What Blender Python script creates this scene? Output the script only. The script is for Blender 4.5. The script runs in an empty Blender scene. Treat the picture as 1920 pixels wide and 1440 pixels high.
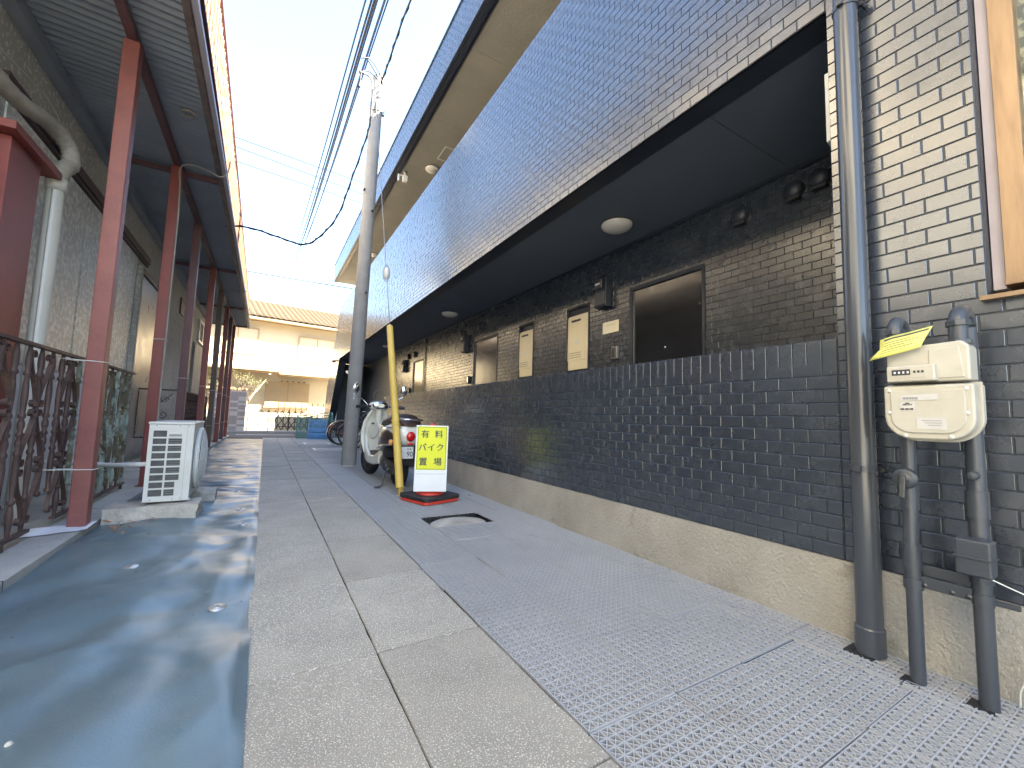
import bpy, math, random
import numpy as np
from mathutils import Vector, Matrix, Euler
random.seed(7); rng = np.random.default_rng(7)
R_ = math.radians
SC = bpy.context.scene
COL = SC.collection

# ---------------------------------------------------------------- camera, sky, sun, exposure
cam_d = bpy.data.cameras.new("camera"); cam = bpy.data.objects.new("camera", cam_d); COL.objects.link(cam)
CX = Vector((0.8596, -0.0688, -0.5063)); CY = Vector((-0.5102, -0.0573, -0.8582)); CZ = Vector((0.0300, 0.9960, -0.0843))
CAMR = Matrix((CX, CY, CZ))
CAMR = CAMR.to_quaternion().normalized().to_matrix()
CAM = Vector((0, 0, 0.9))
cam.matrix_world = Matrix.Translation(CAM) @ CAMR.to_4x4()
cam_d.sensor_width = 36; cam_d.lens = 780 / 1920 * 36; cam_d.clip_start = 0.02; cam_d.clip_end = 600
SC.camera = cam
SUN_AZ, SUN_EL = 126.0, 45.0           # azimuth clockwise from +Y
w = bpy.data.worlds.new("World"); SC.world = w; w.use_nodes = True
nt = w.node_tree; bg = nt.nodes["Background"]
sky = nt.nodes.new("ShaderNodeTexSky"); sky.sky_type = 'NISHITA'; sky.sun_disc = False
sky.sun_elevation = R_(SUN_EL); sky.sun_rotation = R_(SUN_AZ); sky.dust_density = 0.7; sky.air_density = 1.0; sky.ozone_density = 1.0
nt.links.new(sky.outputs[0], bg.inputs[0]); bg.inputs[1].default_value = 0.083
sd = bpy.data.lights.new("sun", 'SUN'); sd.energy = 5.0; sd.angle = R_(0.6); sd.color = (1.0, 0.90, 0.76)
so = bpy.data.objects.new("sun", sd); COL.objects.link(so)
sv = Vector((math.sin(R_(SUN_AZ)) * math.cos(R_(SUN_EL)), math.cos(R_(SUN_AZ)) * math.cos(R_(SUN_EL)), math.sin(R_(SUN_EL))))
so.rotation_euler = sv.to_track_quat('Z', 'Y').to_euler(); so.location = sv * 40
SC.view_settings.view_transform = 'Standard'; SC.view_settings.look = 'None'; SC.view_settings.gamma = 1
SC.view_settings.exposure = 3.7; SC.view_settings.use_curve_mapping = False
SC.render.engine = 'CYCLES'; SC.cycles.max_bounces = 8; SC.cycles.diffuse_bounces = 6; SC.cycles.glossy_bounces = 4
SC.cycles.sample_clamp_indirect = 6

def project(p):
    c = CAMR.transposed() @ (Vector(p) - CAM)
    if c.z > -0.05: return None
    return (960 + 780 * c.x / -c.z, 720 - 780 * c.y / -c.z, -c.z)

# ---------------------------------------------------------------- materials
MATS = {}
def mat(name, col, rough=0.6, metal=0.0, col2=None, scale=4.0, bump=0.0, bscale=60.0, space='Object', spots=None,
        sscale=180.0, sthr=0.62, rvar=0.0, spec=0.5, trans=0.0, stretch=None, emis=0.0, lo=0.35, hi=0.7, coat=0.0, stain=None):
    m = bpy.data.materials.new(name); m.use_nodes = True; n = m.node_tree.nodes; l = m.node_tree.links
    b = n["Principled BSDF"]; b.inputs["Roughness"].default_value = rough; b.inputs["Metallic"].default_value = metal
    b.inputs["Specular IOR Level"].default_value = spec; b.inputs["Transmission Weight"].default_value = trans
    b.inputs["Coat Weight"].default_value = coat
    if space == 'Object':
        tc = n.new("ShaderNodeTexCoord"); vec = tc.outputs["Object"]
    else:
        tc = n.new("ShaderNodeNewGeometry"); vec = tc.outputs["Position"]
    if stretch:
        mp = n.new("ShaderNodeMapping"); mp.inputs["Scale"].default_value = stretch; l.new(vec, mp.inputs[0]); vec = mp.outputs[0]
    def noise(sc, det=4, ro=0.6):
        t = n.new("ShaderNodeTexNoise"); t.inputs["Scale"].default_value = sc; t.inputs["Detail"].default_value = det
        t.inputs["Roughness"].default_value = ro; l.new(vec, t.inputs["Vector"]); return t.outputs["Fac"]
    def ramp(f, a, c):
        t = n.new("ShaderNodeMapRange"); t.inputs["From Min"].default_value = a; t.inputs["From Max"].default_value = c
        t.clamp = True; l.new(f, t.inputs["Value"]); return t.outputs[0]
    def mix(f, a, c):
        t = n.new("ShaderNodeMix"); t.data_type = 'RGBA'; l.new(f, t.inputs[0])
        for s, v in ((6, a), (7, c)):
            if isinstance(v, tuple): t.inputs[s].default_value = (*v, 1)
            else: l.new(v, t.inputs[s])
        return t.outputs[2]
    col2 = col2 or tuple(c * 0.8 for c in col)
    out = mix(ramp(noise(scale), lo, hi), col, col2)
    if stain: out = mix(ramp(noise(stain[1], 6, 0.7), stain[2], stain[2] + 0.12), out, stain[0])
    if spots: out = mix(ramp(noise(sscale, 2, 0.5), sthr, sthr + 0.05), out, spots)
    l.new(out, b.inputs["Base Color"])
    if rvar:
        r = n.new("ShaderNodeMapRange"); r.inputs["To Min"].default_value = max(0.02, rough - rvar); r.inputs["To Max"].default_value = rough + rvar
        l.new(noise(scale * 1.7, 5), r.inputs["Value"]); r.inputs["From Min"].default_value = .3; r.inputs["From Max"].default_value = .7
        l.new(r.outputs[0], b.inputs["Roughness"])
    if bump:
        bp = n.new("ShaderNodeBump"); bp.inputs["Strength"].default_value = min(1, bump); bp.inputs["Distance"].default_value = 0.01 * max(1, bump)
        l.new(noise(bscale, 5), bp.inputs["Height"]); l.new(bp.outputs[0], b.inputs["Normal"])
    MATS[name] = m; return m

M = {}
M['tile'] = mat('tile_glaze', (0.017, 0.023, 0.034), 0.26, col2=(0.025, 0.031, 0.043), scale=5.5, space='W', rvar=0.045, spec=.5)
M['tile'].node_tree.nodes['Principled BSDF'].inputs['IOR'].default_value = 2.25
M['joint'] = mat('painted_joint', (0.024, 0.030, 0.040), 0.45, col2=(0.034, 0.040, 0.050), scale=2, space='W')
M['navy'] = mat('navy_paint', (0.022, 0.027, 0.040), 0.42, col2=(0.018, 0.023, 0.034), scale=2, bump=.1, bscale=120, space='W')
M['soffit'] = mat('navy_soffit', (0.095, 0.115, 0.145), 0.6, col2=(0.085, 0.102, 0.130), scale=.8, bump=.25, bscale=140, space='W')
M['soffit2'] = mat('textured_soffit', (0.24, 0.225, 0.19), 0.8, col2=(0.20, 0.19, 0.165), scale=2, bump=.8, bscale=45, space='W')
M['base'] = mat('concrete_base', (0.36, 0.34, 0.295), 0.88, col2=(0.25, 0.232, 0.195), scale=2.0, bump=1.2, bscale=60, space='W', spots=(0.45, 0.42, 0.36), sscale=190, sthr=.62, stain=((.18, .165, .13), 3.2, .60))
M['conc'] = mat('concrete', (0.42, 0.41, 0.37), 0.88, col2=(0.31, 0.30, 0.27), scale=3, bump=.7, bscale=60, space='W')
M['concb'] = mat('block_concrete', (0.50, 0.47, 0.41), 0.9, col2=(0.31, 0.285, 0.24), scale=6, bump=1.2, bscale=30, space='W')
M['slab'] = mat('aggregate_slab', (0.38, 0.35, 0.29), 0.82, col2=(0.29, 0.268, 0.225), scale=2.2, bump=.8, bscale=150, space='W', spots=(0.68, 0.65, 0.57), sscale=200, sthr=.585, stain=((.22, .20, .165), 1.3, .60))
M['slab2'] = mat('aggregate_slab_worn', (0.40, 0.372, 0.31), 0.82, col2=(0.30, 0.278, 0.235), scale=3, bump=.8, bscale=150, space='W', spots=(0.70, 0.67, 0.59), sscale=180, sthr=.57)
M['asphalt'] = mat('asphalt', (0.055, 0.056, 0.058), 0.85, col2=(0.042, 0.042, 0.044), scale=3, bump=.8, bscale=120, space='W', spots=(.12, .12, .12), sscale=200)
M['label'] = mat('aged_label', (0.50, 0.49, 0.46), 0.5, col2=(.44, .43, .40), scale=12)
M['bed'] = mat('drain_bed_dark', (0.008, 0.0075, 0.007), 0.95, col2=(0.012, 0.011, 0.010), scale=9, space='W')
M['soil'] = mat('soil', (0.022, 0.020, 0.017), 0.95, col2=(0.014, 0.012, 0.01), scale=9, bump=1, bscale=60, space='W')
M['grate'] = mat('grey_plastic', (0.39, 0.395, 0.40), 0.5, col2=(0.34, 0.345, 0.35), scale=1.2, bump=.05, bscale=90, space='W', stain=((.31, .30, .285), 1.7, .60))
M['tarp'] = mat('vinyl_sheet', (0.085, 0.135, 0.160), 0.35, col2=(0.135, 0.180, 0.195), scale=1.7, bump=.16, bscale=160, space='W', rvar=0.07, spec=.9, stain=((.27, .26, .22), 2.6, .63))
M['white'] = mat('white_paint', (0.72, 0.72, 0.69), 0.42, col2=(0.66, 0.65, 0.61), scale=6, rvar=.06)
M['cream'] = mat('cream_enamel', (0.46, 0.435, 0.36), 0.38, col2=(0.40, 0.375, 0.31), scale=9, rvar=.05, bump=.05, bscale=90, stain=((.30, .26, .19), 12, .66))
M['heater'] = mat('heater_cream', (0.66, 0.58, 0.40), 0.33, col2=(0.60, 0.53, 0.37), scale=3)
M['ac'] = mat('ivory_sheet_metal', (0.60, 0.60, 0.56), 0.42, col2=(0.52, 0.51, 0.46), scale=4, bump=.05, bscale=60, stain=((.36, .32, .25), 7, .64))
M['black'] = mat('black_rubber', (0.018, 0.018, 0.019), 0.55, col2=(0.03, .03, .03), scale=12, bump=.2, bscale=80)
M['dark'] = mat('dark_gap', (0.012, 0.012, 0.014), 0.7, col2=(0.02, .02, .02))
M['gpipe'] = mat('grey_pipe_paint', (0.050, 0.056, 0.066), 0.33, col2=(0.040, 0.046, 0.056), scale=5, bump=.12, bscale=70, rvar=.06)
M['dspout'] = mat('grey_vinyl_pipe', (0.055, 0.061, 0.073), 0.20, col2=(0.048, 0.054, 0.064), scale=2, spec=.6)
M['bronze'] = mat('bronze_aluminium', (0.29, 0.195, 0.115), 0.36, metal=.5, col2=(0.21, 0.14, 0.085), scale=8, rvar=.08, stretch=(4, 4, .5))
M['curtain'] = mat('patterned_curtain', (0.50, 0.44, 0.28), 0.8, col2=(0.16, 0.15, 0.12), scale=26, lo=.44, hi=.56)
M['glass'] = mat('window_glass', (0.10, 0.11, 0.11), 0.06, col2=(0.09, .1, .1), spec=.8)
M['red'] = mat('red_paint', (0.235, 0.048, 0.036), 0.46, col2=(0.17, 0.038, 0.030), scale=3, bump=.2, bscale=50, stain=((.40, .31, .27), 9, .69))
M['pink'] = mat('faded_red_paint', (0.245, 0.078, 0.062), 0.5, col2=(0.175, 0.052, 0.044), scale=3.5, bump=.2, bscale=50, stain=((.30, .22, .19), 14, .70))
M['maroon'] = mat('maroon_paint', (0.14, 0.060, 0.062), 0.5, col2=(0.10, 0.045, 0.045), scale=3, bump=.15, bscale=50)
M['brownpost'] = mat('brown_paint', (0.14, 0.085, 0.055), 0.55, col2=(0.10, 0.06, 0.045), scale=3, bump=.2, bscale=40)
M['iron'] = mat('rusty_brown_iron', (0.085, 0.048, 0.040), 0.5, col2=(0.055, 0.034, 0.030), scale=6, bump=.6, bscale=55, space='W', stain=((.16, .10, .055), 4, .60))
M['patina'] = mat('patinated_iron', (0.12, 0.095, 0.055), 0.58, col2=(0.30, 0.37, 0.32), scale=5.5, bump=.7, bscale=55, space='W', lo=.47, hi=.60, stain=((.07, .045, .035), 6, .57))
M['railtop'] = mat('weathered_rail', (0.080, 0.030, 0.011), 0.6, col2=(0.13, 0.075, 0.032), scale=7, bump=.4, bscale=40, space='W', stain=((.04, .012, .008), 5, .58))
M['redrail'] = mat('red_handrail', (0.10, 0.018, 0.014), 0.5, col2=(0.07, 0.015, 0.011), scale=4)
M['corr'] = mat('galvanised_sheet', (0.30, 0.32, 0.345), 0.5, metal=.25, col2=(0.23, 0.25, 0.27), scale=2.2, bump=.1, bscale=40, space='W', stain=((.28, .22, .17), 3, .62), rvar=.06)
M['steelbrown'] = mat('rusted_fascia', (0.12, 0.080, 0.070), 0.6, col2=(0.19, 0.15, 0.13), scale=7, bump=.5, bscale=35, space='W')
M['gutter'] = mat('lilac_grey_gutter', (0.42, 0.38, 0.42), 0.45, col2=(0.36, 0.32, 0.36), scale=3, space='W')
M['mortar'] = mat('grey_mortar_wall', (0.44, 0.43, 0.38), 0.9, col2=(0.33, 0.325, 0.29), scale=1.2, bump=.9, bscale=45, space='W', spots=(.55, .54, .50), sscale=26, sthr=.56)
M['frost'] = mat('frosted_mottled_panel', (0.46, 0.46, 0.42), 0.45, col2=(0.70, 0.70, 0.66), scale=20, bump=.4, bscale=30, space='W', lo=.47, hi=.60)
M['dado'] = mat('rough_white_stucco', (0.66, 0.68, 0.68), 0.9, col2=(0.52, 0.53, 0.53), scale=5, bump=1.2, bscale=40, space='W')
M['coil'] = mat('coil_grey', (0.085, 0.085, 0.08), 0.6, col2=(0.05, 0.05, 0.05), scale=20)
M['doorm'] = mat('grey_steel_door', (0.22, 0.22, 0.215), 0.32, col2=(0.17, .17, .165), scale=2, space='W', rvar=.06)
M['ridged'] = mat('grey_ribbed_panel', (0.30, 0.30, 0.28), 0.6, col2=(0.23, .23, .21), scale=3, space='W')
M['trim'] = mat('brown_trim', (0.055, 0.030, 0.028), 0.5, col2=(0.08, 0.045, 0.04), scale=4, space='W')
M['pvc'] = mat('ivory_pvc', (0.55, 0.53, 0.46), 0.35, col2=(0.46, 0.44, 0.37), scale=2, stain=((.30, .27, .2), 5, .63))
M['flex'] = mat('grey_flexible_duct', (0.34, 0.31, 0.25), 0.6, col2=(0.25, 0.23, 0.19), scale=4, bump=.5, bscale=30)
M['upper'] = mat('upper_stucco', (0.80, 0.73, 0.58), 0.9, col2=(0.74, 0.67, 0.53), scale=1, bump=.5, bscale=40, space='W')
M['rooft'] = mat('roof_tile_grey', (0.10, 0.09, 0.08), 0.55, col2=(0.14, 0.13, 0.11), scale=5, bump=.3, bscale=30)
M['rooftb'] = mat('roof_tile_brown', (0.070, 0.054, 0.034), 0.95, col2=(0.048, 0.036, 0.024), scale=3, bump=.3, bscale=30, spec=.15)
M['hwall'] = mat('cream_stucco', (0.62, 0.53, 0.36), 0.9, col2=(0.57, 0.48, 0.32), scale=1, bump=.4, bscale=40)
M['htrim'] = mat('house_trim', (0.30, 0.21, 0.12), 0.6, col2=(0.26, .18, .10))
M['shut'] = mat('beige_shutter', (0.42, 0.30, 0.16), 0.55, col2=(0.38, .27, .14), scale=2)
M['cpole'] = mat('pole_concrete', (0.30, 0.29, 0.27), 0.82, col2=(0.25, 0.24, 0.225), scale=5, bump=.5, bscale=90, space='W', spots=(.27, .26, .25), sscale=130)
M['cable'] = mat('cable_black', (0.012, 0.013, 0.018), 0.6, col2=(0.01, .011, .015))
M['cableb'] = mat('cable_blue', (0.018, 0.03, 0.07), 0.6, col2=(0.015, .025, .06))
M['steel'] = mat('galvanised_steel', (0.30, 0.30, 0.30), 0.45, metal=.7, col2=(0.22, .22, .22), scale=9, rvar=.08)
M['zinc'] = mat('zinc_disc', (0.62, 0.62, 0.60), 0.35, metal=.6, col2=(0.42, .40, .37), scale=20)
M['yellowp'] = mat('faded_yellow_plastic', (0.66, 0.47, 0.10), 0.45, col2=(0.60, 0.41, 0.085), scale=3, stain=((.5, .4, .2), 9, .66))
M['syellow'] = mat('sign_yellow', (0.70, 0.72, 0.010), 0.5, col2=(0.66, 0.68, 0.012))
M['swhite'] = mat('sign_white', (0.74, 0.76, 0.76), 0.35, col2=(0.68, .70, .71), scale=3)
M['sblack'] = mat('sign_black', (0.02, 0.02, 0.02), 0.4, col2=(0.03, .03, .02))
M['cone'] = mat('red_cone_plastic', (0.68, 0.055, 0.030), 0.45, col2=(0.60, .05, .03), scale=4)
M['scream'] = mat('scooter_cream', (0.70, 0.69, 0.60), 0.16, col2=(0.68, .67, .58), coat=.6)
M['sgrey'] = mat('scooter_ivory_panel', (0.58, 0.57, 0.47), 0.3, col2=(.55, .54, .45))
M['sbrown'] = mat('scooter_brown', (0.050, 0.030, 0.024), 0.28, col2=(0.06, .036, .028), coat=.4)
M['sseat'] = mat('seat_vinyl', (0.045, 0.022, 0.016), 0.42, col2=(0.05, .028, .02), bump=.2, bscale=80)
M['engine'] = mat('engine_metal', (0.11, 0.11, 0.11), 0.42, metal=.6, col2=(.06, .06, .06), scale=18)
M['chrome'] = mat('chrome', (0.75, 0.75, 0.75), 0.12, metal=1.0, col2=(.7, .7, .7))
M['lred'] = mat('red_lens', (0.60, 0.008, 0.008), 0.12, col2=(.5, .008, .008), coat=.5)
M['lamber'] = mat('amber_lens', (0.75, 0.32, 0.10), 0.15, col2=(.7, .28, .08))
M['plate'] = mat('number_plate', (0.75, 0.76, 0.74), 0.4, col2=(.72, .73, .72))
M['pgreen'] = mat('plate_ink', (0.02, 0.08, 0.14), 0.5, col2=(.02, .07, .12))
M['crate'] = mat('blue_crate', (0.16, 0.40, 0.72), 0.45, col2=(0.13, 0.34, 0.64), scale=6)
M['netg'] = mat('green_frame', (0.09, 0.30, 0.25), 0.5, col2=(.07, .25, .21))
M['bred'] = mat('bicycle_red', (0.32, 0.015, 0.03), 0.3, col2=(.28, .012, .025))
M['bsilver'] = mat('bicycle_silver', (0.55, 0.57, 0.60), 0.3, metal=.6, col2=(.5, .52, .55))
M['bgate'] = mat('brown_gate', (0.060, 0.030, 0.018), 0.6, col2=(.045, .022, .014))
M['gtile'] = mat('gatepost_tile', (0.33, 0.26, 0.23), 0.6, col2=(0.25, 0.20, 0.18), scale=9)
M['gtile2'] = mat('gatepost_tile_pale', (0.50, 0.42, 0.36), 0.6, col2=(0.44, 0.37, 0.32), scale=9)
M['leaf'] = mat('dry_leaf', (0.36, 0.17, 0.07), 0.8, col2=(0.22, 0.11, 0.05), scale=30)
M['green'] = mat('foliage', (0.10, 0.10, 0.035), 0.7, col2=(0.06, 0.075, 0.02), scale=8)
M['bark'] = mat('bark', (0.16, 0.11, 0.075), 0.9, col2=(.1, .07, .05), scale=12)
M['paper'] = mat('paper', (0.72, 0.74, 0.78), 0.6, col2=(.68, .70, .75))
M['note'] = mat('notice_paper', (0.66, 0.61, 0.46), 0.6, col2=(.62, .57, .43))
M['ypaper'] = mat('yellow_form', (0.60, 0.58, 0.14), 0.6, col2=(.54, .52, .12), scale=8)
M['ink'] = mat('ink', (0.03, 0.03, 0.035), 0.6, col2=(.05, .05, .05))
M['greyink'] = mat('grey_ink', (0.25, 0.26, 0.27), 0.6, col2=(.3, .3, .3))
M['lampw'] = mat('opal_cover', (0.56, 0.54, 0.50), 0.25, col2=(.54, .52, .48))
M['van'] = mat('van_white', (0.70, 0.72, 0.74), 0.25, col2=(.68, .7, .72), coat=.5)
M['line'] = mat('road_paint', (0.72, 0.72, 0.70), 0.7, col2=(.55, .55, .54), scale=8)
M['ddoor'] = mat('black_steel_door', (0.008, 0.009, 0.012), 0.15, col2=(0.010, 0.011, 0.014), scale=4, bump=.03, bscale=12, space='W', rvar=.03, spec=.9)
M['tie'] = mat('plastic_cord', (0.66, 0.66, 0.60), 0.5, col2=(.6, .6, .54))
M['cablegrey'] = mat('grey_cable', (0.30, 0.28, 0.24), 0.5, col2=(.24, .22, .19))

# ---------------------------------------------------------------- mesh builder
class MB:
    def __init__(s): s.v = []; s.f = []; s.sm = []
    def add(s, vs, fs, smooth=False):
        o = len(s.v); s.v.extend([tuple(v) for v in vs]); s.f.extend([tuple(i + o for i in f) for f in fs]); s.sm.extend([smooth] * len(fs)); return s
    def box(s, x0, x1, y0, y1, z0, z1):
        s.add([(x0, y0, z0), (x1, y0, z0), (x1, y1, z0), (x0, y1, z0), (x0, y0, z1), (x1, y0, z1), (x1, y1, z1), (x0, y1, z1)],
              [(0, 3, 2, 1), (4, 5, 6, 7), (0, 1, 5, 4), (1, 2, 6, 5), (2, 3, 7, 6), (3, 0, 4, 7)]); return s
    def bar(s, a, b, w, h, up=(0, 0, 1)):
        a = Vector(a); b = Vector(b); d = (b - a).normalized(); u = Vector(up)
        if abs(d.dot(u)) > .98: u = Vector((1, 0, 0))
        r = d.cross(u).normalized(); u = r.cross(d).normalized()
        vs = [p + r * (sx * w / 2) + u * (sz * h / 2) for p in (a, b) for sx, sz in ((-1, -1), (1, -1), (1, 1), (-1, 1))]
        s.add(vs, [(0, 1, 2, 3), (7, 6, 5, 4), (0, 4, 5, 1), (1, 5, 6, 2), (2, 6, 7, 3), (3, 7, 4, 0)]); return s
    def tube(s, pts, r, n=10, cap=True, closed=False):
        pts = [Vector(p) for p in pts]; k = len(pts); rs = r if isinstance(r, (list, tuple)) else [r] * k
        ref = None; rings = []
        for i, p in enumerate(pts):
            if closed: d = (pts[(i + 1) % k] - pts[i - 1])
            else: d = pts[min(i + 1, k - 1)] - pts[max(i - 1, 0)]
            d = d.normalized() if d.length > 1e-9 else Vector((0, 0, 1))
            if ref is None:
                ref = Vector((0, 0, 1)) if abs(d.z) < .9 else Vector((1, 0, 0))
            a = d.cross(ref).normalized() if d.cross(ref).length > 1e-6 else d.orthogonal().normalized(); b = a.cross(d).normalized(); ref = b
            rings.append([p + a * (math.cos(2 * math.pi * j / n) * rs[i]) + b * (math.sin(2 * math.pi * j / n) * rs[i]) for j in range(n)])
        o = [v for rg in rings for v in rg]; f = []
        m = k if closed else k - 1
        for i in range(m):
            for j in range(n):
                i2 = (i + 1) % k
                f.append((i * n + j, i * n + (j + 1) % n, i2 * n + (j + 1) % n, i2 * n + j))
        s.add(o, f, n > 5)
        if cap and not closed:
            s.add(rings[0], [tuple(range(n))[::-1]]); s.add(rings[-1], [tuple(range(n))])
        return s
    def lathe(s, prof, n=16, origin=(0, 0, 0), axis='Z', smooth=True, crisp=False):
        if crisp:
            for i in range(len(prof) - 1): s.lathe(prof[i:i + 2], n, origin, axis, smooth)
            return s
        O = Vector(origin); vs = []
        for r, z in prof:
            for j in range(n):
                a = 2 * math.pi * j / n; x, y = r * math.cos(a), r * math.sin(a)
                vs.append(O + (Vector((x, y, z)) if axis == 'Z' else Vector((z, x, y)) if axis == 'X' else Vector((y, z, x))))
        f = [(i * n + j, i * n + (j + 1) % n, (i + 1) * n + (j + 1) % n, (i + 1) * n + j) for i in range(len(prof) - 1) for j in range(n)]
        s.add(vs, f, smooth); return s
    def prism(s, poly, o, U, V, N, d):
        O = Vector(o); U = Vector(U); V = Vector(V); N = Vector(N); k = len(poly)
        a = [O + U * p[0] + V * p[1] for p in poly]; b = [p + N * d for p in a]
        s.add(a + b, [tuple(range(k))[::-1], tuple(range(k, 2 * k))] + [(i, (i + 1) % k, k + (i + 1) % k, k + i) for i in range(k)]); return s
    def mesh(s, name):
        me = bpy.data.meshes.new(name); me.from_pydata(s.v, [], s.f)
        if any(s.sm): me.polygons.foreach_set("use_smooth", s.sm)
        me.update(); return me
    def build(s, name, m, parent=None, bevel=0, seg=2, auto=True):
        me = s.mesh(name); me.materials.append(M[m] if isinstance(m, str) else m)
        o = bpy.data.objects.new(name, me); COL.objects.link(o)
        if parent: o.parent = parent
        if bevel:
            b = o.modifiers.new("bevel", 'BEVEL'); b.width = bevel; b.segments = seg; b.limit_method = 'ANGLE'; b.angle_limit = R_(40)
            me.polygons.foreach_set("use_smooth", [True] * len(me.polygons))
            wn = o.modifiers.new("wn", 'WEIGHTED_NORMAL'); wn.keep_sharp = True
        return o

def place(name, me, parent=None, loc=(0, 0, 0), rot=(0, 0, 0), sc=None):
    o = bpy.data.objects.new(name, me); COL.objects.link(o)
    o.location = loc; o.rotation_euler = rot
    if sc: o.scale = sc
    if parent: o.parent = parent
    return o
def tag(o, label, cat, group=None):
    o['label'] = label; o['category'] = cat
    if group: o['group'] = group
    return o
def thing(name, label, cat, loc=(0, 0, 0), rz=0, group=None):
    o = bpy.data.objects.new(name, None); COL.objects.link(o); o.location = loc; o.rotation_euler = (0, 0, rz)
    o.empty_display_size = .1
    return tag(o, label, cat, group)
def struct(o): o['kind'] = 'structure'; return o
def stuff(o): o['kind'] = 'stuff'; return o
def arc(c, r, a0, a1, n, U, V):
    c = Vector(c); U = Vector(U); V = Vector(V)
    return [c + U * (r * math.cos(a0 + (a1 - a0) * i / n)) + V * (r * math.sin(a0 + (a1 - a0) * i / n)) for i in range(n + 1)]
def smooth_path(pts, n=6):
    P = [Vector(p) for p in pts]; P = [P[0] * 2 - P[1]] + P + [P[-1] * 2 - P[-2]]; out = []
    for i in range(1, len(P) - 2):
        for k in range(n):
            t = k / n; a, b, c, d = P[i - 1], P[i], P[i + 1], P[i + 2]
            out.append(0.5 * ((2 * b) + (c - a) * t + (2 * a - 5 * b + 4 * c - d) * t * t + (3 * b - a - 3 * c + d) * t ** 3))
    out.append(P[-2]); return out
def text_mesh(s, size, name):
    c = bpy.data.curves.new(name, 'FONT'); c.body = s; c.size = size; c.align_x = 'CENTER'; c.align_y = 'CENTER'; c.extrude = 0.0008; c.resolution_u = 3
    o = bpy.data.objects.new(name, c); COL.objects.link(o)
    bpy.context.view_layer.update(); dg = bpy.context.evaluated_depsgraph_get()
    me = bpy.data.meshes.new_from_object(o.evaluated_get(dg)); bpy.data.objects.remove(o); return me

# ---------------------------------------------------------------- tiles
TL, TH, TP = 0.127, 0.0634, 0.0045       # tile pitch along, pitch up, proud depth
def tile_mesh(w, h, d=TP, c=0.0011):
    a, b = w / 2, h / 2
    v = [(-a, -b, -.002), (a, -b, -.002), (a, b, -.002), (-a, b, -.002), (-a, -b, d - c * .8), (a, -b, d - c * .8), (a, b, d - c * .8), (-a, b, d - c * .8),
         (-a + c, -b + c, d), (a - c, -b + c, d), (a - c, b - c, d), (-a + c, b - c, d)]
    f = [(8, 9, 10, 11)] + [(i, (i + 1) % 4, 4 + (i + 1) % 4, 4 + i) for i in range(4)] + [(4 + i, 4 + (i + 1) % 4, 8 + (i + 1) % 4, 8 + i) for i in range(4)]
    return v, f
def layout(u0, u1, v0, rows, holes=(), L=TL, H=TH, shift=0.0, edge=None):
    out = []
    for r in range(rows):
        a = v0 + r * H; b = a + H; segs = [(u0, u1)]
        if edge: segs = [(u0, edge(a + H / 2))]
        for (h0, h1, g0, g1) in holes:
            if b > g0 + H * .4 and a < g1 - H * .4:
                ns = []
                for s0, s1 in segs:
                    if h1 <= s0 or h0 >= s1: ns.append((s0, s1)); continue
                    if h0 > s0: ns.append((s0, h0))
                    if h1 < s1: ns.append((h1, s1))
                segs = ns
        off = shift + (L / 2 if r % 2 else 0)
        for s0, s1 in segs:
            k = math.floor((s0 - off) / L)
            while off + k * L < s1 - 1e-6:
                p, q = max(s0, off + k * L), min(s1, off + (k + 1) * L); k += 1
                if q - p > .025: out.append((p, q, a, b))
    return out
J = 0.0068
ALLT = []   # (u0,u1,v0,v1, origin, U, V, N, group)
def place_tiles(rects, O, U, V, N, key): ALLT.extend([(r, Vector(O), Vector(U), Vector(V), Vector(N), key) for r in rects])
TMC = {}
def finish_tiles(parent, keys, name, nind):
    its = [t for t in ALLT if t[5] in keys]; sc = []
    for i, (r, O, U, V, N, k) in enumerate(its):
        c = O + U * ((r[0] + r[1]) / 2) + V * ((r[2] + r[3]) / 2); p = project(c)
        if p is None or not (-20 < p[0] < 1940 and -20 < p[1] < 1460): sc.append(0); continue
        d = c - CAM; sc.append(abs(d.normalized().dot(N)) / d.length_squared)
    order = sorted(range(len(its)), key=lambda i: -sc[i]); ind = set(order[:nind])
    verts = {}; faces = {}
    for i, (r, O, U, V, N, k) in enumerate(its):
        w_, h_ = r[1] - r[0] - 2 * J / 2, r[3] - r[2] - 2 * J / 2
        c = O + U * ((r[0] + r[1]) / 2) + V * ((r[2] + r[3]) / 2)
        tu, tv = random.gauss(0, .005), random.gauss(0, .005)
        if i in ind:
            key = (round(w_, 3), round(h_, 3))
            if key not in TMC:
                v, f = tile_mesh(*key); mb = MB(); mb.add(v, f); TMC[key] = mb.mesh("tile"); TMC[key].materials.append(M['tile'])
            o = bpy.data.objects.new("tile", TMC[key]); COL.objects.link(o); o.parent = parent
            Nn = (N + U * tu + V * tv).normalized(); Un = (U - Nn * U.dot(Nn)).normalized(); Vn = Nn.cross(Un)
            mt = Matrix((Un, Vn, Nn)).transposed().to_4x4(); mt.translation = c + N * random.gauss(0, .0003); o.matrix_local = mt
        else:
            v, f = tile_mesh(w_, h_); L_ = verts.setdefault(k, []); F_ = faces.setdefault(k, []); o0 = len(L_)
            L_.extend([c + U * x + V * y + N * (z + (x * tu + y * tv if z > 0 else 0)) for x, y, z in v]); F_.extend([tuple(q + o0 for q in ff) for ff in f])
    for k in verts:
        me = bpy.data.meshes.new(name); me.from_pydata([tuple(v) for v in verts[k]], [], faces[k]); me.materials.append(M['tile'])
        o = bpy.data.objects.new(name, me); COL.objects.link(o); o.parent = parent; stuff(o)

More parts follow.
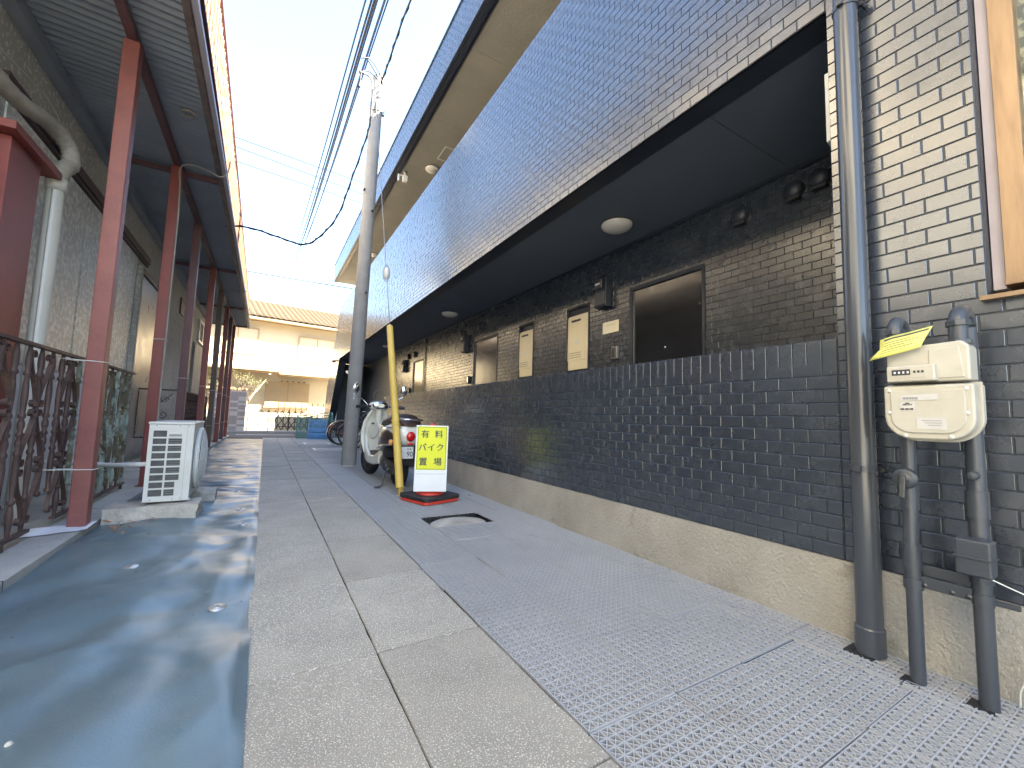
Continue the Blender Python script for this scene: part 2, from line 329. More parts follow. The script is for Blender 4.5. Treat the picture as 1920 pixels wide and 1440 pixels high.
# ================================================================ GROUND
g = MB(); g.add([(-200, -200, -.13), (200, -200, -.13), (200, 300, -.13), (-200, 300, -.13)], [(0, 1, 2, 3)])
struct(g.build('ground', 'asphalt'))
g = MB(); g.box(-60, 60, 16.95, 22.05, -.13, -.012); struct(g.build('road', 'asphalt'))
g = MB(); g.box(-.9, 1.1, 19.2, 19.34, -.012, -.008); g.box(2.6, 9, 19.2, 19.34, -.012, -.008); g.box(-14, -3, 19.2, 19.34, -.012, -.008); struct(g.build('road_marking', 'line'))
g = MB(); g.box(-60, 60, 22.05, 22.18, -.13, .03); struct(g.build('kerb', 'conc'))
# concrete slab path, two slabs wide
pb = MB(); pb.box(-.02, .872, -3.2, 16.95, -.125, -.009); path = struct(pb.build('path', 'soil'))
ys = [1.617 - .80 * 6 + .0 * i for i in range(1)]
y = 1.617 - .79 * 6; k = 0; sl_cache = {}
while y < 16.8:
    L = .765 if y < 2.2 and y > 1 else .80
    y2 = min(y + L, 16.9) - .004
    for c in range(2):
        yy0 = y + (.006 if c else 0); w_ = .432
        mb = MB(); g_ = .003
        hh = random.uniform(-.0025, .0025); hh2 = random.uniform(-.0025, .0025)
        x0 = c * .435 + g_ - .003; x1 = x0 + w_ - g_
        n = 10
        def edge(a, b_):   # chipped outline
            return [(a[0] + (b_[0] - a[0]) * i / n + random.gauss(0, .0011), a[1] + (b_[1] - a[1]) * i / n + random.gauss(0, .0011)) for i in range(n)]
        poly = edge((x0, yy0 + g_), (x1, yy0 + g_)) + edge((x1, yy0 + g_), (x1, y2 + (.006 if c else 0))) + edge((x1, y2 + (.006 if c else 0)), (x0, y2)) + edge((x0, y2), (x0, yy0 + g_))
        cx_, cy_ = sum(p[0] for p in poly) / len(poly), sum(p[1] for p in poly) / len(poly)
        top = [(p[0] * .994 + cx_ * .006, p[1] * .997 + cy_ * .003, hh if p[1] < cy_ else hh2) for p in poly]
        mid = [(p[0], p[1], -.005 + (hh if p[1] < cy_ else hh2)) for p in poly]; bot = [(p[0], p[1], -.042) for p in poly]
        m_ = len(poly); V_ = top + mid + bot; F_ = [tuple(range(m_))]
        for lv in (0, 1):
            F_ += [(lv * m_ + i, (lv + 1) * m_ + i, (lv + 1) * m_ + (i + 1) % m_, lv * m_ + (i + 1) % m_) for i in range(m_)]
        mb.add(V_, F_); mb.build('slab', 'slab2' if random.random() < .4 else 'slab', path)
    y = y2 + .004; k += 1
# plastic grating panels over a drain bed
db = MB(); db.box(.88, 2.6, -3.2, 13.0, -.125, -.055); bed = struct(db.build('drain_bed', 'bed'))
def grating(w_, l_, name='grating_panel'):
    P = .035; mb = MB(); nx, ny = round(w_ / P), round(l_ / P); wd = .0043
    def rib(a, b, wd, zt):
        a = Vector((a[0], a[1], 0)); b = Vector((b[0], b[1], 0)); d = (b - a).normalized(); r = Vector((-d.y, d.x, 0)) * wd / 2
        t = [a + r, b + r, b - r, a - r]
        mb.add([(p.x, p.y, zt) for p in t] + [(p.x, p.y, zt - .011) for p in t], [(3, 2, 1, 0), (0, 1, 5, 4), (2, 3, 7, 6)])
    for i in range(nx + 1):
        e = i in (0, nx); xx = i * P + (0 if not e else (.0015 if i == 0 else -.0015)); rib((xx, .001), (xx, ny * P - .001), wd * (.85 if e else 1), 0)
    for j in range(ny + 1):
        e = j in (0, ny); yy = j * P + (0 if not e else (.0015 if j == 0 else -.0015)); rib((.001, yy), (nx * P - .001, yy), wd * (.85 if e else 1), -.0005)
    for s in (1, -1):
        for c in range(-ny, nx + ny + 1):
            pts = []
            x0 = c; 
            # line x = c + s*y within the rectangle
            y0, y1 = (max(0, -c), min(ny, nx - c)) if s == 1 else (max(0, c - nx), min(ny, c))
            if y1 - y0 < .5: continue
            rib(((c + s * y0) * P, y0 * P), ((c + s * y1) * P, y1 * P), wd * .8, -.001 if s == 1 else -.0016)
    me = mb.mesh(name); me.materials.append(M['grate']); return me
gm_full = grating(.385, .385); gm_half = grating(.21, .385)
PITX = (1.27, 2.03); PITY = (3.30, 3.68)
for j in range(-6, 33):
    yy = .600 + j * .386
    for i in range(4):
        xx = .878 + i * .386
        off = .035 if i == 3 else 0
        cx_, cy_ = xx + .19, yy + .19
        if PITX[0] < cx_ < PITX[1] and PITY[0] < cy_ < PITY[1]:
            if i == 2: place('grating_panel', gm_half, bed, (1.826, yy, -.004), (0, 0, 0), (.99, .99, 1))
            continue
        me = gm_full if i < 3 else gm_half
        place('grating_panel', me, bed, (xx + random.gauss(0, .0012), yy + off + random.gauss(0, .0014), -.004 + random.gauss(0, .0018)), (random.gauss(0, .004), random.gauss(0, .004), random.gauss(0, .003)), (.983, .984, 1))
# apron at the far end
g = MB(); g.box(.88, 6, 13.05, 16.94, -.05, -.006); struct(g.build('pavement', 'conc'))
for (x0, x1, y0, y1) in ((1.05, 1.75, 13.3, 14.1), (1.1, 1.8, 11.1, 11.8)):
    t = thing('drain_cover', 'square pale framed drain cover ' + ('nearest the blue crates' if y0 > 12 else 'between the utility pole and the farther drain cover'), 'drain cover', (0, 0, .0))
    f = MB()
    for a in ((x0, x1, y0, y0 + .05), (x0, x1, y1 - .05, y1), (x0, x0 + .05, y0 + .05, y1 - .05), (x1 - .05, x1, y0 + .05, y1 - .05)): f.box(a[0], a[1], a[2], a[3], .0, .012)
    f.build('frame', 'white', t); f = MB(); f.box(x0 + .052, x1 - .052, y0 + .052, y1 - .052, -.002, .006); f.build('plate', 'conc', t)
# manhole pit in the grating
t = thing('manhole', 'rounded worn concrete lid in the square hole in the grey grating', 'manhole cover', (1.545, 3.478, -.042))
MB().lathe([(0, .026), (.14, .025), (.180, .022), (.195, .012), (.195, -.04)], 30).build('lid', 'concb', t).scale = (1.3, 1, 1)
f = MB(); f.box(-.275, .27, -.185, .20, -.010, -.006); f.build('pit_floor', 'dark', t)
f = MB()
for i in range(16): f.box(-.27 + i * .034, -.27 + i * .034 + .012, .178, .200, -.046, .034)
f.box(-.27, .262, .200, .206, -.046, .036); f.build('grating_teeth', 'black', t)
# ---------------- vinyl sheet on the left
nx, ny = 70, 330; X0, X1, Y0, Y1 = -1.035, .012, -3.2, 15.9
from mathutils import noise as NZ
vs = []; fs = []
ynodes = [Y0 + (Y1 - Y0) * (j / ny) for j in range(ny + 1)]
ynodes = list(np.concatenate([np.linspace(-3.2, .6, 30), np.linspace(.62, 6.5, 300), np.linspace(6.53, 15.9, 330)])); ny = len(ynodes) - 1
PINS = [(-.589, 3.158), (-.124, 2.364), (-.126, 4.568), (-.085, 3.973), (-.449, 1.645 - .9), (-.2, 5.6), (-.12, 6.9), (-.1, 8.4), (-.12, 10.2), (-.6, 9.1), (-.55, 12.2), (-.1, 12.4)]
for j in range(ny + 1):
    for i in range(nx + 1):
        x = X0 + (X1 - X0) * i / nx; y = ynodes[j]
        far = min(1, max(0, (y - 3.6) / 2.2)); near = 1 - far
        z = .012 + near * .056 * (NZ.noise((x * 1.9, y * 1.5, 3.1)) + .55 * NZ.noise((x * 3.9 + 2, y * 2.6, 7)) + .22 * NZ.noise((x * 7 + 2, y * 5, 17)) + .16 * abs(NZ.noise((x * 3.1 + y, y * 2.2 - x, 31))))
        wy = y + .20 * NZ.noise((x * 2.2, y * 1.5, 1)) + .10 * x
        z += (.017 * far + .004) * NZ.noise((x * 1.7, wy * 6.0, 9)) + far * .011 * NZ.noise((x * 5.5, wy * 10, 4)) + far * .016 * abs(NZ.noise((x * 1.2, wy * 3.2, 5)))
        z += .0012 * NZ.noise((x * 16, y * 15, 2))
        z += .004 * max(0, 1 - abs(NZ.noise((x * 1.8, y * 1.4, 21))) * 9) * (.4 + near)
        for px, py in PINS:
            d = math.hypot(x - px, (y - py)); z = z * (1 - math.exp(-(d / .09) ** 2)) + .004 * math.exp(-(d / .09) ** 2)
            if .03 < d < .35: z += .0016 * math.exp(-d / .11) * math.sin(math.atan2(y - py, x - px) * 7 + px * 9)
        e = min(1, (x - X0) / .05, (X1 - x) / .04)
        z = max(z, -.012) * (.3 + .7 * max(0, e)) + .0015
        if x > X1 - .02: x += .008 * NZ.noise((0, y * 3, 1))
        vs.append((x, y, z)); 
for j in range(ny):
    for i in range(nx):
        a = j * (nx + 1) + i; fs.append((a, a + 1, a + nx + 2, a + nx + 1))
me = bpy.data.meshes.new('ground_sheet'); me.from_pydata(vs, [], fs); me.polygons.foreach_set("use_smooth", [True] * len(fs)); me.materials.append(M['tarp'])
o = bpy.data.objects.new('ground_sheet', me); COL.objects.link(o); tag(o, 'long wrinkled blue black vinyl sheet laid on the ground left of the path', 'ground sheet')
g = MB(); g.box(-1.04, -.03, -3.2, 16.9, -.058, -.030); struct(g.build('soil', 'conc'))
pin_lab = ['dark round sheet pin left of the sheet middle, nearest the railing', 'pale round sheet pin nearest the viewer beside the path', 'round sheet pin by the path edge just past the broken disc', 'broken round sheet pin beside the path in front of the concrete block', 'flat sheet pin in the near left of the sheet']
pm = MB().lathe([(0, .004), (.012, .0055), (.014, .003), (.034, .002), (.036, 0), (.036, -.002)], 20).mesh('sheet_pin'); pm.materials.append(M['zinc'])
head = MB().lathe([(0, .009), (.006, .009), (.008, .006), (.008, .002)], 10).mesh('pin_head'); head.materials.append(M['steel'])
for i, (px, py) in enumerate(PINS):
    o = place('sheet_pin', pm, None, (px, py, .008), (random.gauss(0, .06), random.gauss(0, .06), i), (1, 1, 1) if i < 4 else (.8, .8, .8))
    if i < 5: tag(o, pin_lab[i], 'sheet pin', 'pins holding the sheet')
    else: tag(o, 'small distant round pin in the pale wrinkled far part of the sheet', 'sheet pin', 'pins holding the sheet')
    place('pin_head', head, o)
# leaves and grit
def leafmesh(s):
    mb = MB(); pts = [(0, -1), (.28, -.5), (.36, 0), (.25, .5), (0, 1), (-.25, .55), (-.36, 0), (-.26, -.5)]
    vs_ = [(p[0] * s, p[1] * s, .25 * s * abs(p[0]) + .12 * s * math.sin(p[1] * 3)) for p in pts] + [(0, 0, 0)]
    mb.add(vs_, [(8, i, (i + 1) % 8) for i in range(8)]); me = mb.mesh('dry_leaf'); me.materials.append(M['leaf']); return me
lm = [leafmesh(.026), leafmesh(.018), leafmesh(.034)]
for i in range(26):
    o = place('dry_leaf', random.choice(lm), None, (-.80 + random.gauss(0, .07), 4.15 + random.gauss(0, .16), .028 + random.random() * .02), (random.gauss(0, .4), random.gauss(0, .4), random.random() * 6))
    tag(o, 'small brown dry leaf in the litter at the foot of the cracked concrete block', 'leaf', 'dry leaves by the concrete block')
for px, py in ((2.14, 5.0), (2.10, 4.45), (2.16, 5.15)):
    tag(place('dry_leaf', lm[1], None, (px, py, .012), (.5, .2, py * 7)), 'small brown dry leaf against the wall behind the sign cone', 'leaf', 'leaves by the cone')
pe = MB()
for i in range(120):
    x, y = random.uniform(-.98, -.02), random.uniform(.9, 7); s = random.choice([.001, .0015, .002, .003])
    pe.lathe([(0, s), (s * .8, s * .5), (s, 0)], 5, (x, y, .016))
stuff(pe.build('grit', 'soil')); 
pe = MB()
for i in range(3):
    x, y = random.choice([(-.52, 1.62), (-.3, 1.9), (-.15, 2.5), (-.7, 2.2)]); s = random.uniform(.004, .010)
    pe.lathe([(0, s), (s * .7, s * .7), (s, 0)], 6, (x + random.gauss(0, .12), y + random.gauss(0, .1), .018))
stuff(pe.build('pebbles', 'concb'))

# ================================================================ RIGHT BUILDING
WX = 2.25; TH = .0628
B = thing('apartment_building', 'dark navy tiled apartment block with open corridor along the right of the alley', 'building')
ZB = .323; ZC = ZB + 14 * TH; ZK = ZC + .118; ZS = ZB + 42 * TH; ZT = ZS + 33 * TH   # base, coping, coping top, soffit line, band top
YO = .872; YE = 9.4
def out_edge(z): return float(np.interp(z, [0, 1.0, 2.0, 3.2, 5.1], [20.1, 19.9, 19.6, 18.3, 17.05]))
def in_edge(z): return float(np.interp(z, [0, 1.0, 2.96], [19.0, 18.16, 16.48]))
U, V, N = (0, 1, 0), (0, 0, 1), (-1, 0, 0)
bk = WX + TP
w_ = MB()
WIN = (-1.15, .40, 1.405, 3.3)
w_.box(bk, bk + .2, -3.4, WIN[0], ZB, ZT); w_.box(bk, bk + .2, WIN[0], YO - .002, ZB, WIN[2]); w_.box(bk, bk + .2, WIN[0], YO - .002, WIN[3], ZS)
w_.box(bk, bk + .2, WIN[1], YO - .002, WIN[2], WIN[3])
w_.box(bk, bk + .145, YO, YE, ZB, ZK - .004)
w_.prism([(-8, ZT) if 0 else (WIN[0], ZS + .002), (out_edge(ZS), ZS + .002), (out_edge(4), 4), (out_edge(ZT), ZT), (WIN[0], ZT)], (bk, 0, 0), U, V, (1, 0, 0), .16)
w_.prism([(in_edge(ZS), ZS), (in_edge(1), 1), (in_edge(0), 0), (out_edge(0), 0), (out_edge(1), 1), (out_edge(2), 2), (out_edge(ZS), ZS)], (bk, 0, 0), U, V, (1, 0, 0), .25)
w_.build('wall', 'joint', B)
b_ = MB(); b_.box(WX - .004, WX + .25, -3.4, YE, -.05, ZB - .003); b_.build('concrete_base', 'base', B)
place_tiles(layout(-1.6, YO, ZB, 42, [WIN], shift=YO), (WX + TP, 0, 0), U, V, N, 'pillar')
place_tiles(layout(YO + .0, YE, ZB, 14, shift=YO), (WX + TP, 0, 0), U, V, N, 'parapet')
cop = []; y = YO
while y < YE: cop.append((y, min(y + TL / 2, YE), ZC, ZK)); y += TL / 2
place_tiles(cop, (WX + TP, 0, 0), U, V, N, 'coping')
copt = [(a, b, 0, .118) for a, b, _, _ in cop]
place_tiles(copt, (WX + .003, 0, ZK - TP + .001), U, (1, 0, 0), (0, 0, 1), 'coping_top')
place_tiles(layout(-1.6, 17, ZS, 33, shift=YO, edge=out_edge), (WX + TP, 0, 0), U, V, N, 'band')
for r in range(47):
    z = .0 + r * TH
    if z > ZS - TH: break
    place_tiles(layout(in_edge(z), out_edge(z), z, 1, shift=YO + (TL / 2 if r % 2 else 0)), (WX + TP, 0, 0), U, V, N, 'end_pillar')
# roof band
ZR0, ZR1 = 6.78, 7.50
rb = MB(); rb.box(bk, bk + .2, -3.4, 19.7, ZR0, ZR1); rb.box(WX - .015, bk + .22, -3.4, 19.73, ZR1, ZR1 + .04)
rb.build('roof_parapet', 'joint', B)
place_tiles(layout(-.5, 19.7, ZR0, 11, shift=YO, H=.0652), (WX + TP, 0, 0), U, V, N, 'roof_band')
rb = MB(); rb.box(WX, WX + .05, -3.4, 19.7, ZR0 - .03, ZR0 - .002); rb.box(WX + .06, WX + .13, -3.4, 19.7, ZR0 - .045, ZR0 - .002); rb.box(WX + .14, WX + .17, -3.4, 19.7, ZR0 - .03, ZR0 - .002)
rb.build('roof_edge_gutter', 'navy', B)
y = -3.4
while y < 19.6:
    s = MB(); s.box(WX + .18, 3.5, y + .004, min(y + 1.82, 19.69), ZR0 - .012, ZR0 + .02); s.build('upper_soffit_panel', 'soffit2', B); y += 1.82
s = MB(); s.box(3.52, 9, -3.4, 19.2, 0, 7.4); s.box(WX + .2, 3.52, -3.4, 19.68, ZR0 + .03, 7.38); s.build('body', 'navy', B)
s = MB(); s.box(WX + .17, 3.5, YO, out_edge(ZT), 3.05, 3.2); s.build('upper_floor', 'conc', B)
# first floor corridor: beam, soffit panels, back wall, floor
s = MB(); s.box(WX + .004, WX + .17, YO, 18.2, ZS - .008, ZS - .0005); s.box(WX + .004, WX + .012, YO, 18.2, ZS - .008, ZS + .002); s.build('beam', 'navy', B)
yj = [-.2, 1.62, 3.45, 5.27, 7.1, 8.92, 10.75, 12.57, 14.4, 16.2, 18.2]
for a, b in zip(yj, yj[1:]):
    s = MB(); s.box(WX + .172, 3.52, a + .0025, b - .0025, ZS + .004, ZS + .03); s.build('soffit_panel', 'soffit', B)
s = MB(); s.box(WX + .17, 3.52, -.2, 18.2, ZS + .032, ZS + .06); s.build('soffit_backing', 'dark', B)
IX = 3.5
DOORS = [(2.39, 3.335), (6.46, 7.46), (10.5, 11.4)]; HEAT = [(4.02, 4.48), (5.30, 5.74)]
DT = 2.43
holes = [(a, b, .3, DT) for a, b in DOORS] + [(a, b, 1.50, DT) for a, b in HEAT]
place_tiles(layout(.3, 13.2, 1.10, 30, holes, shift=.1, H=.0622), (IX, 0, 0), U, V, N, 'inner')
s = MB()
segs = []; y = .3
for a, b in sorted(DOORS): segs.append((y, a)); y = b
segs.append((y, 18.5))
for a, b in segs:
    hs = [h for h in HEAT if a < h[0] < b]; c = a
    for h in sorted(hs):
        s.box(IX, IX + .02, c, h[0], .25, ZS); s.box(IX, IX + .02, h[0], h[1], .25, 1.50); s.box(IX, IX + .02, h[0], h[1], DT, ZS); c = h[1]
    s.box(IX, IX + .02, c, b, .25, ZS)
for a, b in DOORS: s.box(IX, IX + .02, a, b, DT, ZS)
s.build('corridor_wall', 'joint', B)
s = MB(); s.box(IX - .025, IX - .001, .3, 13.2, ZS - .03, ZS + .002); s.build('cornice', 'navy', B)
s = MB(); s.box(WX + .155, 3.6, YO - .6, 13, .2, .25); s.build('corridor_floor', 'conc', B)
s = MB(); s.box(IX - .012, IX - .001, 13.2, 18.3, .0, ZS); s.box(2.52, IX, 18.2, 18.3, 0, ZS); s.build('bay_wall', 'navy', B)
s = MB(); s.box(WX + .2, IX, -.3, -.2, .2, ZS); s.build('corridor_end_wall', 'navy', B)
# recess linings: black box behind openings is the body; frames and leaves
for i, (a, b) in enumerate(DOORS):
    f = MB(); f.box(IX - .012, IX + .09, b - .045, b, .25, DT); f.box(IX - .012, IX + .09, a, a + .03, .25, DT); f.box(IX - .012, IX + .09, a + .03, b - .045, DT - .04, DT)
    fr = f.build('door_frame', 'navy', B)
    d = MB(); d.box(IX + .012, IX + .015, a + .03, b - .045, .27, DT - .042); dr = d.build('door', 'ddoor', B); dr['label'] = 'glossy black steel door'
    MB().lathe([(0, -.006), (.009, -.005), (.011, 0)], 12, (IX + .012, (a + b) / 2 + .0, 1.69), 'X').build('peephole', 'chrome', dr)
    MB().lathe([(0, -.006), (.012, -.005), (.014, 0)], 12, (IX + .012, a + .07, 2.06), 'X').build('keyhole', 'engine', dr)
    t = MB(); t.box(IX + .002, IX + .010, b - .058, b - .048, .27, DT - .05); t.build('door_edge_trim', 'steel', dr)
for a, b in HEAT:
    f = MB(); f.box(IX - .012, IX + .02, b - .028, b, 1.50, DT); f.box(IX - .012, IX + .02, a, a + .02, 1.50, DT); f.box(IX - .012, IX + .02, a + .02, b - .028, DT - .03, DT); f.box(IX - .012, IX + .02, a + .02, b - .028, 1.50, 1.53)
    f.build('alcove_frame', 'navy', B)
finish_tiles(B, ('pillar', 'parapet', 'coping', 'coping_top', 'band', 'end_pillar', 'roof_band', 'inner'), 'tile_courses', 300)
# near window with bronze frame
wi = MB(); y0, y1, z0, z1 = WIN
wi.box(WX + .03, WX + .20, y1 - .002, y1 + .01, z0, z1)
wf = MB(); wf.box(WX + .07, WX + .15, y1 - .035, y1 - .003, z0 + .03, z1); wf.build('window_reveal', 'gutter', B)
fr = MB(); fr.box(WX + .045, WX + .13, y1 - .10, y1 - .037, z0 + .055, z1); fr.box(WX + .045, WX + .13, y0, y1 - .10, z0 + .055, z0 + .10)
fr.box(WX + .03, WX + .14, y0, y1 - .037, z0 + .034, z0 + .053)
wfo = fr.build('window', 'bronze', B, bevel=.002); wfo['label'] = 'bronze framed window with patterned curtain'
sl = MB(); sl.add([(WX - .035, y1 + .015, z0 - .006), (WX + .12, y1 + .015, z0 + .012), (WX + .12, y0, z0 + .012), (WX - .035, y0, z0 - .006),
                   (WX - .035, y1 + .015, z0 - .022), (WX + .12, y1 + .015, z0 - .02), (WX + .12, y0, z0 - .02), (WX - .035, y0, z0 - .022)],
                  [(0, 1, 2, 3), (7, 6, 5, 4), (0, 4, 5, 1), (1, 5, 6, 2), (2, 6, 7, 3), (3, 7, 4, 0)]); sl.build('sill', 'bronze', wfo)
gl = MB(); gl.box(WX + .085, WX + .088, y0, y1 - .102, z0 + .10, z1); gl.build('pane', 'glass', wfo).data.materials[0] = mat('clear_pane', (.9, .95, .95), .03, trans=1.0, col2=(.9, .95, .95))
cu = MB(); n_ = 60
cv = [(WX + .135 + .012 * math.sin(i * .9), y0 + (y1 - .1 - y0) * i / n_, zz) for i in range(n_ + 1) for zz in (z0 + .08, z1)]
cu.add(cv, [(2 * i, 2 * i + 1, 2 * i + 3, 2 * i + 2) for i in range(n_)], True); cu.build('curtain', 'curtain', wfo)

# ---- downspout
t = thing('downspout', 'tall dark grey glossy drainpipe at the corner of the corridor opening', 'drainpipe', (2.182, .768, 0))
MB().lathe([(.045, .10), (.045, 5.2)], 28).build('pipe', 'dspout', t)
MB().lathe([(.0455, .0), (.0505, .0), (.0505, .10), (.047, .105), (.045, .106)], 28, crisp=True).build('socket', 'dspout', t)
for z in (.74, 2.84):
    c = MB(); c.lathe([(.0455, z - .012), (.049, z - .012), (.049, z + .012), (.0455, z + .012)], 28, crisp=True); c.box(-.062, -.044, -.012, .012, z - .012, z + .012); c.build('clamp', 'gpipe', t)
    c = MB(); c.tube([(.03, -.046, z), (.068, -.056, z)], .009, 8); c.lathe([(.016, 0), (.016, .012), (0, .014)], 8, (.02, -.056, z), 'X'); c.build('clamp_bolt', 'gpipe', t)
# hole in grating around pipes: dark collars
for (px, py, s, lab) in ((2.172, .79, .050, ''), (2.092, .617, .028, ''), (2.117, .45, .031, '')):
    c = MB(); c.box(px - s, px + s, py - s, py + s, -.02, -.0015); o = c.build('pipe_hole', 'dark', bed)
# ---- gas meter with its pipework
G = thing('gas_meter', 'cream gas meter with a bent yellow form clipped on top and dark grey pipes', 'gas meter', (2.1, .52, 0))
def gp(mb_or_pts): return [(p[0] - 2.1, p[1] - .52, p[2]) for p in mb_or_pts]
y1p, y2p = .603, .435
for (yy, px, r, zl) in ((y1p, 2.10, .0225, 1.27), (y2p, 2.125, .025, 1.275)):
    xb = px + .012
    pts = [(px, yy, -.04), (px, yy, .5), (xb, yy, .8), (xb, yy, zl)]
    m = MB(); m.tube(gp(pts), r, 16); pi = m.build('pipe', 'gpipe', G)
    fx = 2.035
    e = MB(); e.tube(gp([(xb, yy, zl)] + [(xb + (fx - xb) * (1 - math.cos(a)) / 2, yy, zl + .045 * math.sin(a)) for a in [math.pi * i / 10 for i in range(11)]] + [(fx, yy, 1.185)]), r * 1.02, 16); e.build('elbow', 'gpipe', G)
    for z, rr, h in ((zl - .01, r * 1.28, .02), (1.20, r * 1.5, .016)):
        m = MB(); m.lathe([(0, 0), (rr, 0), (rr, h), (0, h)], 8 if z > 1.22 else 6, (fx - 2.1, yy - .52, z), smooth=False); m.build('nut', 'gpipe', G, bevel=.002)
    for z in (.44, .655):
        m = MB(); m.lathe([(r, z - .045), (r * 1.16, z - .045), (r * 1.16, z + .045), (r, z + .045)], 18, (px - 2.1 + (.004 if z > .5 else 0), yy - .52, 0), crisp=True); m.build('coupling', 'gpipe', G)
# valve with lever
m = MB(); m.lathe([(0, -.05), (.012, -.05), (.012, -.04), (.026, -.046), (.036, -.038), (.038, -.030), (.030, -.026), (.024, 0)], 22, (.0, y1p - .52, .725), 'X'); va = m.build('valve', 'gpipe', G)
m = MB(); m.bar((-.052, y1p - .52, .735), (-.056, y1p - .515, .655), .016, .012, (1, 0, 0)); m.build('lever', 'engine', va, bevel=.002)
m = MB(); m.lathe([(0, -.045), (.013, -.042), (.016, -.03), (.016, 0)], 8, (.03, y2p - .52, .755), 'X', smooth=False); m.build('plug', 'gpipe', G)
m = MB(); m.box(.03, .05, y2p - .60, y1p - .50, .33, .345); m.box(-.004, .010, y2p - .50, y1p - .54, .335, .375); m.box(.022, .034, y2p - .50, y1p - .54, .375, .41); m.build('bracket', 'gpipe', G, bevel=.002)
for yy in (.46, .50, .57):
    MB().lathe([(0, -.012), (.008, -.012), (.008, 0)], 6, (.0, yy - .52, .348), 'X').build('bolt', 'engine', G)
for yy, px in ((y1p, 2.10), (y2p, 2.125)):
    MB().lathe([(.024, .325), (.0285, .325), (.0285, .362), (.024, .362)], 16, (px - 2.1, yy - .52, 0), crisp=True).build('pipe_clamp', 'gpipe', G)
# meter body
def dshape(y0, y1, z0, z1, r, n=8):
    P = [(y0, z1), (y1, z1)] + [(y1 - r + r * math.cos(a), z0 + r - r * math.sin(a)) for a in [math.pi / 2 * i / n for i in range(n + 1)]] + [(y0 + r - r * math.sin(a), z0 + r - r * math.cos(a)) for a in [math.pi / 2 * i / n for i in range(n + 1)]]
    return P
def yz(mb, poly, x0, d): mb.prism([(p[0] - .52, p[1]) for p in poly], (x0 - 2.1, 0, 0), U, V, (1, 0, 0), d)
m = MB(); yz(m, dshape(.392, .622, .873, 1.062, .075), 1.965, .055); bd = m.build('body', 'cream', G, bevel=.008, seg=3)
m = MB(); yz(m, dshape(.385, .628, .866, 1.070, .08), 2.0215, .012); m.build('flange', 'cream', G, bevel=.003)
m = MB(); yz(m, dshape(.39, .622, .874, 1.065, .077), 2.0345, .05); m.build('rear_body', 'cream', G, bevel=.008, seg=3)
m = MB(); yz(m, [(.402, 1.072), (.616, 1.072), (.616, 1.180), (.60, 1.202), (.42, 1.210), (.402, 1.190)], 1.985, .09); m.build('upper_body', 'cream', G, bevel=.008, seg=3)
m = MB(); yz(m, [(.415, 1.085), (.50, 1.085), (.50, 1.185), (.425, 1.190)], 1.981, .005); m.build('embossed_panel', 'cream', G, bevel=.004)
m = MB(); yz(m, dshape(.412, .602, .895, 1.045, .055), 1.959, .007); m.build('embossed_front', 'cream', G, bevel=.003)
m = MB(); m.box(1.9805 - 2.1, 1.983 - 2.1, .386 - .52, .627 - .52, 1.0705, 1.0735); m.build('seam', 'ink', G)
for yy, zz in ((.605, 1.045), (.41, 1.045), (.605, .965), (.41, .965), (.565, .885), (.45, .885)):
    MB().lathe([(0, -.006), (.005, -.006), (.007, -.002), (.007, 0)], 8, (1.966 - 2.1, yy - .52, zz), 'X').build('screw', 'ac', bd)
m = MB(); m.box(1.948 - 2.1, 1.984 - 2.1, .478 - .52, .606 - .52, 1.075, 1.132); ct = m.build('counter_box', 'cream', G, bevel=.005, seg=3)
m = MB(); m.box(1.9462 - 2.1, 1.948 - 2.1, .500 - .52, .592 - .52, 1.088, 1.121); m.build('counter_window', 'cream', ct)
m = MB(); m.box(1.9448 - 2.1, 1.9462 - 2.1, .540 - .52, .590 - .52, 1.098, 1.118); m.build('counter_drums', 'ink', ct)
for i in range(4): 
    m = MB(); m.box(1.944 - 2.1, 1.9448 - 2.1, .579 - .52 - i * .0118, .584 - .52 - i * .0118, 1.104, 1.111); m.build('digit', 'white', ct)
for i in range(3):
    m = MB(); m.box(1.9448 - 2.1, 1.9462 - 2.1, .526 - .52 - i * .0105, .532 - .52 - i * .0105, 1.104, 1.112); m.build('digit', 'ink', ct)
def sheet(poly, x, matn, name, par): 
    m = MB(); m.prism([(p[0] - .52, p[1]) for p in poly], (x - 2.1, 0, 0), U, V, (1, 0, 0), .0006); return m.build(name, matn, par)
sheet([(.475, 1.010), (.475, 1.030), (.575, 1.026), (.575, 1.008)], 1.9570, 'label', 'label_strip', bd)
lb = sheet([(.535, .972), (.535, 1.004), (.575, 1.004), (.575, .972)], 1.9571, 'label', 'barcode_label', bd)
for k_, (zz, s_) in enumerate(((.9985, '000'), (.9935, '4801527'))):
    tm = text_mesh(s_, .0075, 'label_text'); tm.materials.append(M['ink']); place('label_text', tm, bd, (1.9565 - 2.1, .555 - .52, zz), (R_(90), 0, R_(-90)))
for i in range(9): 
    m = MB(); m.box(1.9560 - 2.1, 1.9568 - 2.1, .572 - .52 - i * .004, .574 - .52 - i * .004 + .0008 * (i % 3), .975, .981); m.build('label_bar', 'ink', bd)
for i in range(16):
    m = MB(); m.box(1.9560 - 2.1, 1.9568 - 2.1, .565 - .52 - i * .0026, .5663 - .52 - i * .0026 + .0006 * (i % 3), 1.012, 1.020); m.build('label_bar', 'greyink', bd)
sheet([(.458, .907), (.458, .947), (.532, .950), (.532, .910)], 1.9572, 'label', 'notice_label', bd)
for i in range(3):
    m = MB(); m.box(1.9562 - 2.1, 1.9570 - 2.1, .470 - .52, .520 - .52 - i * .008, .937 - i * .008, .9395 - i * .008); m.build('label_line', 'greyink', bd)
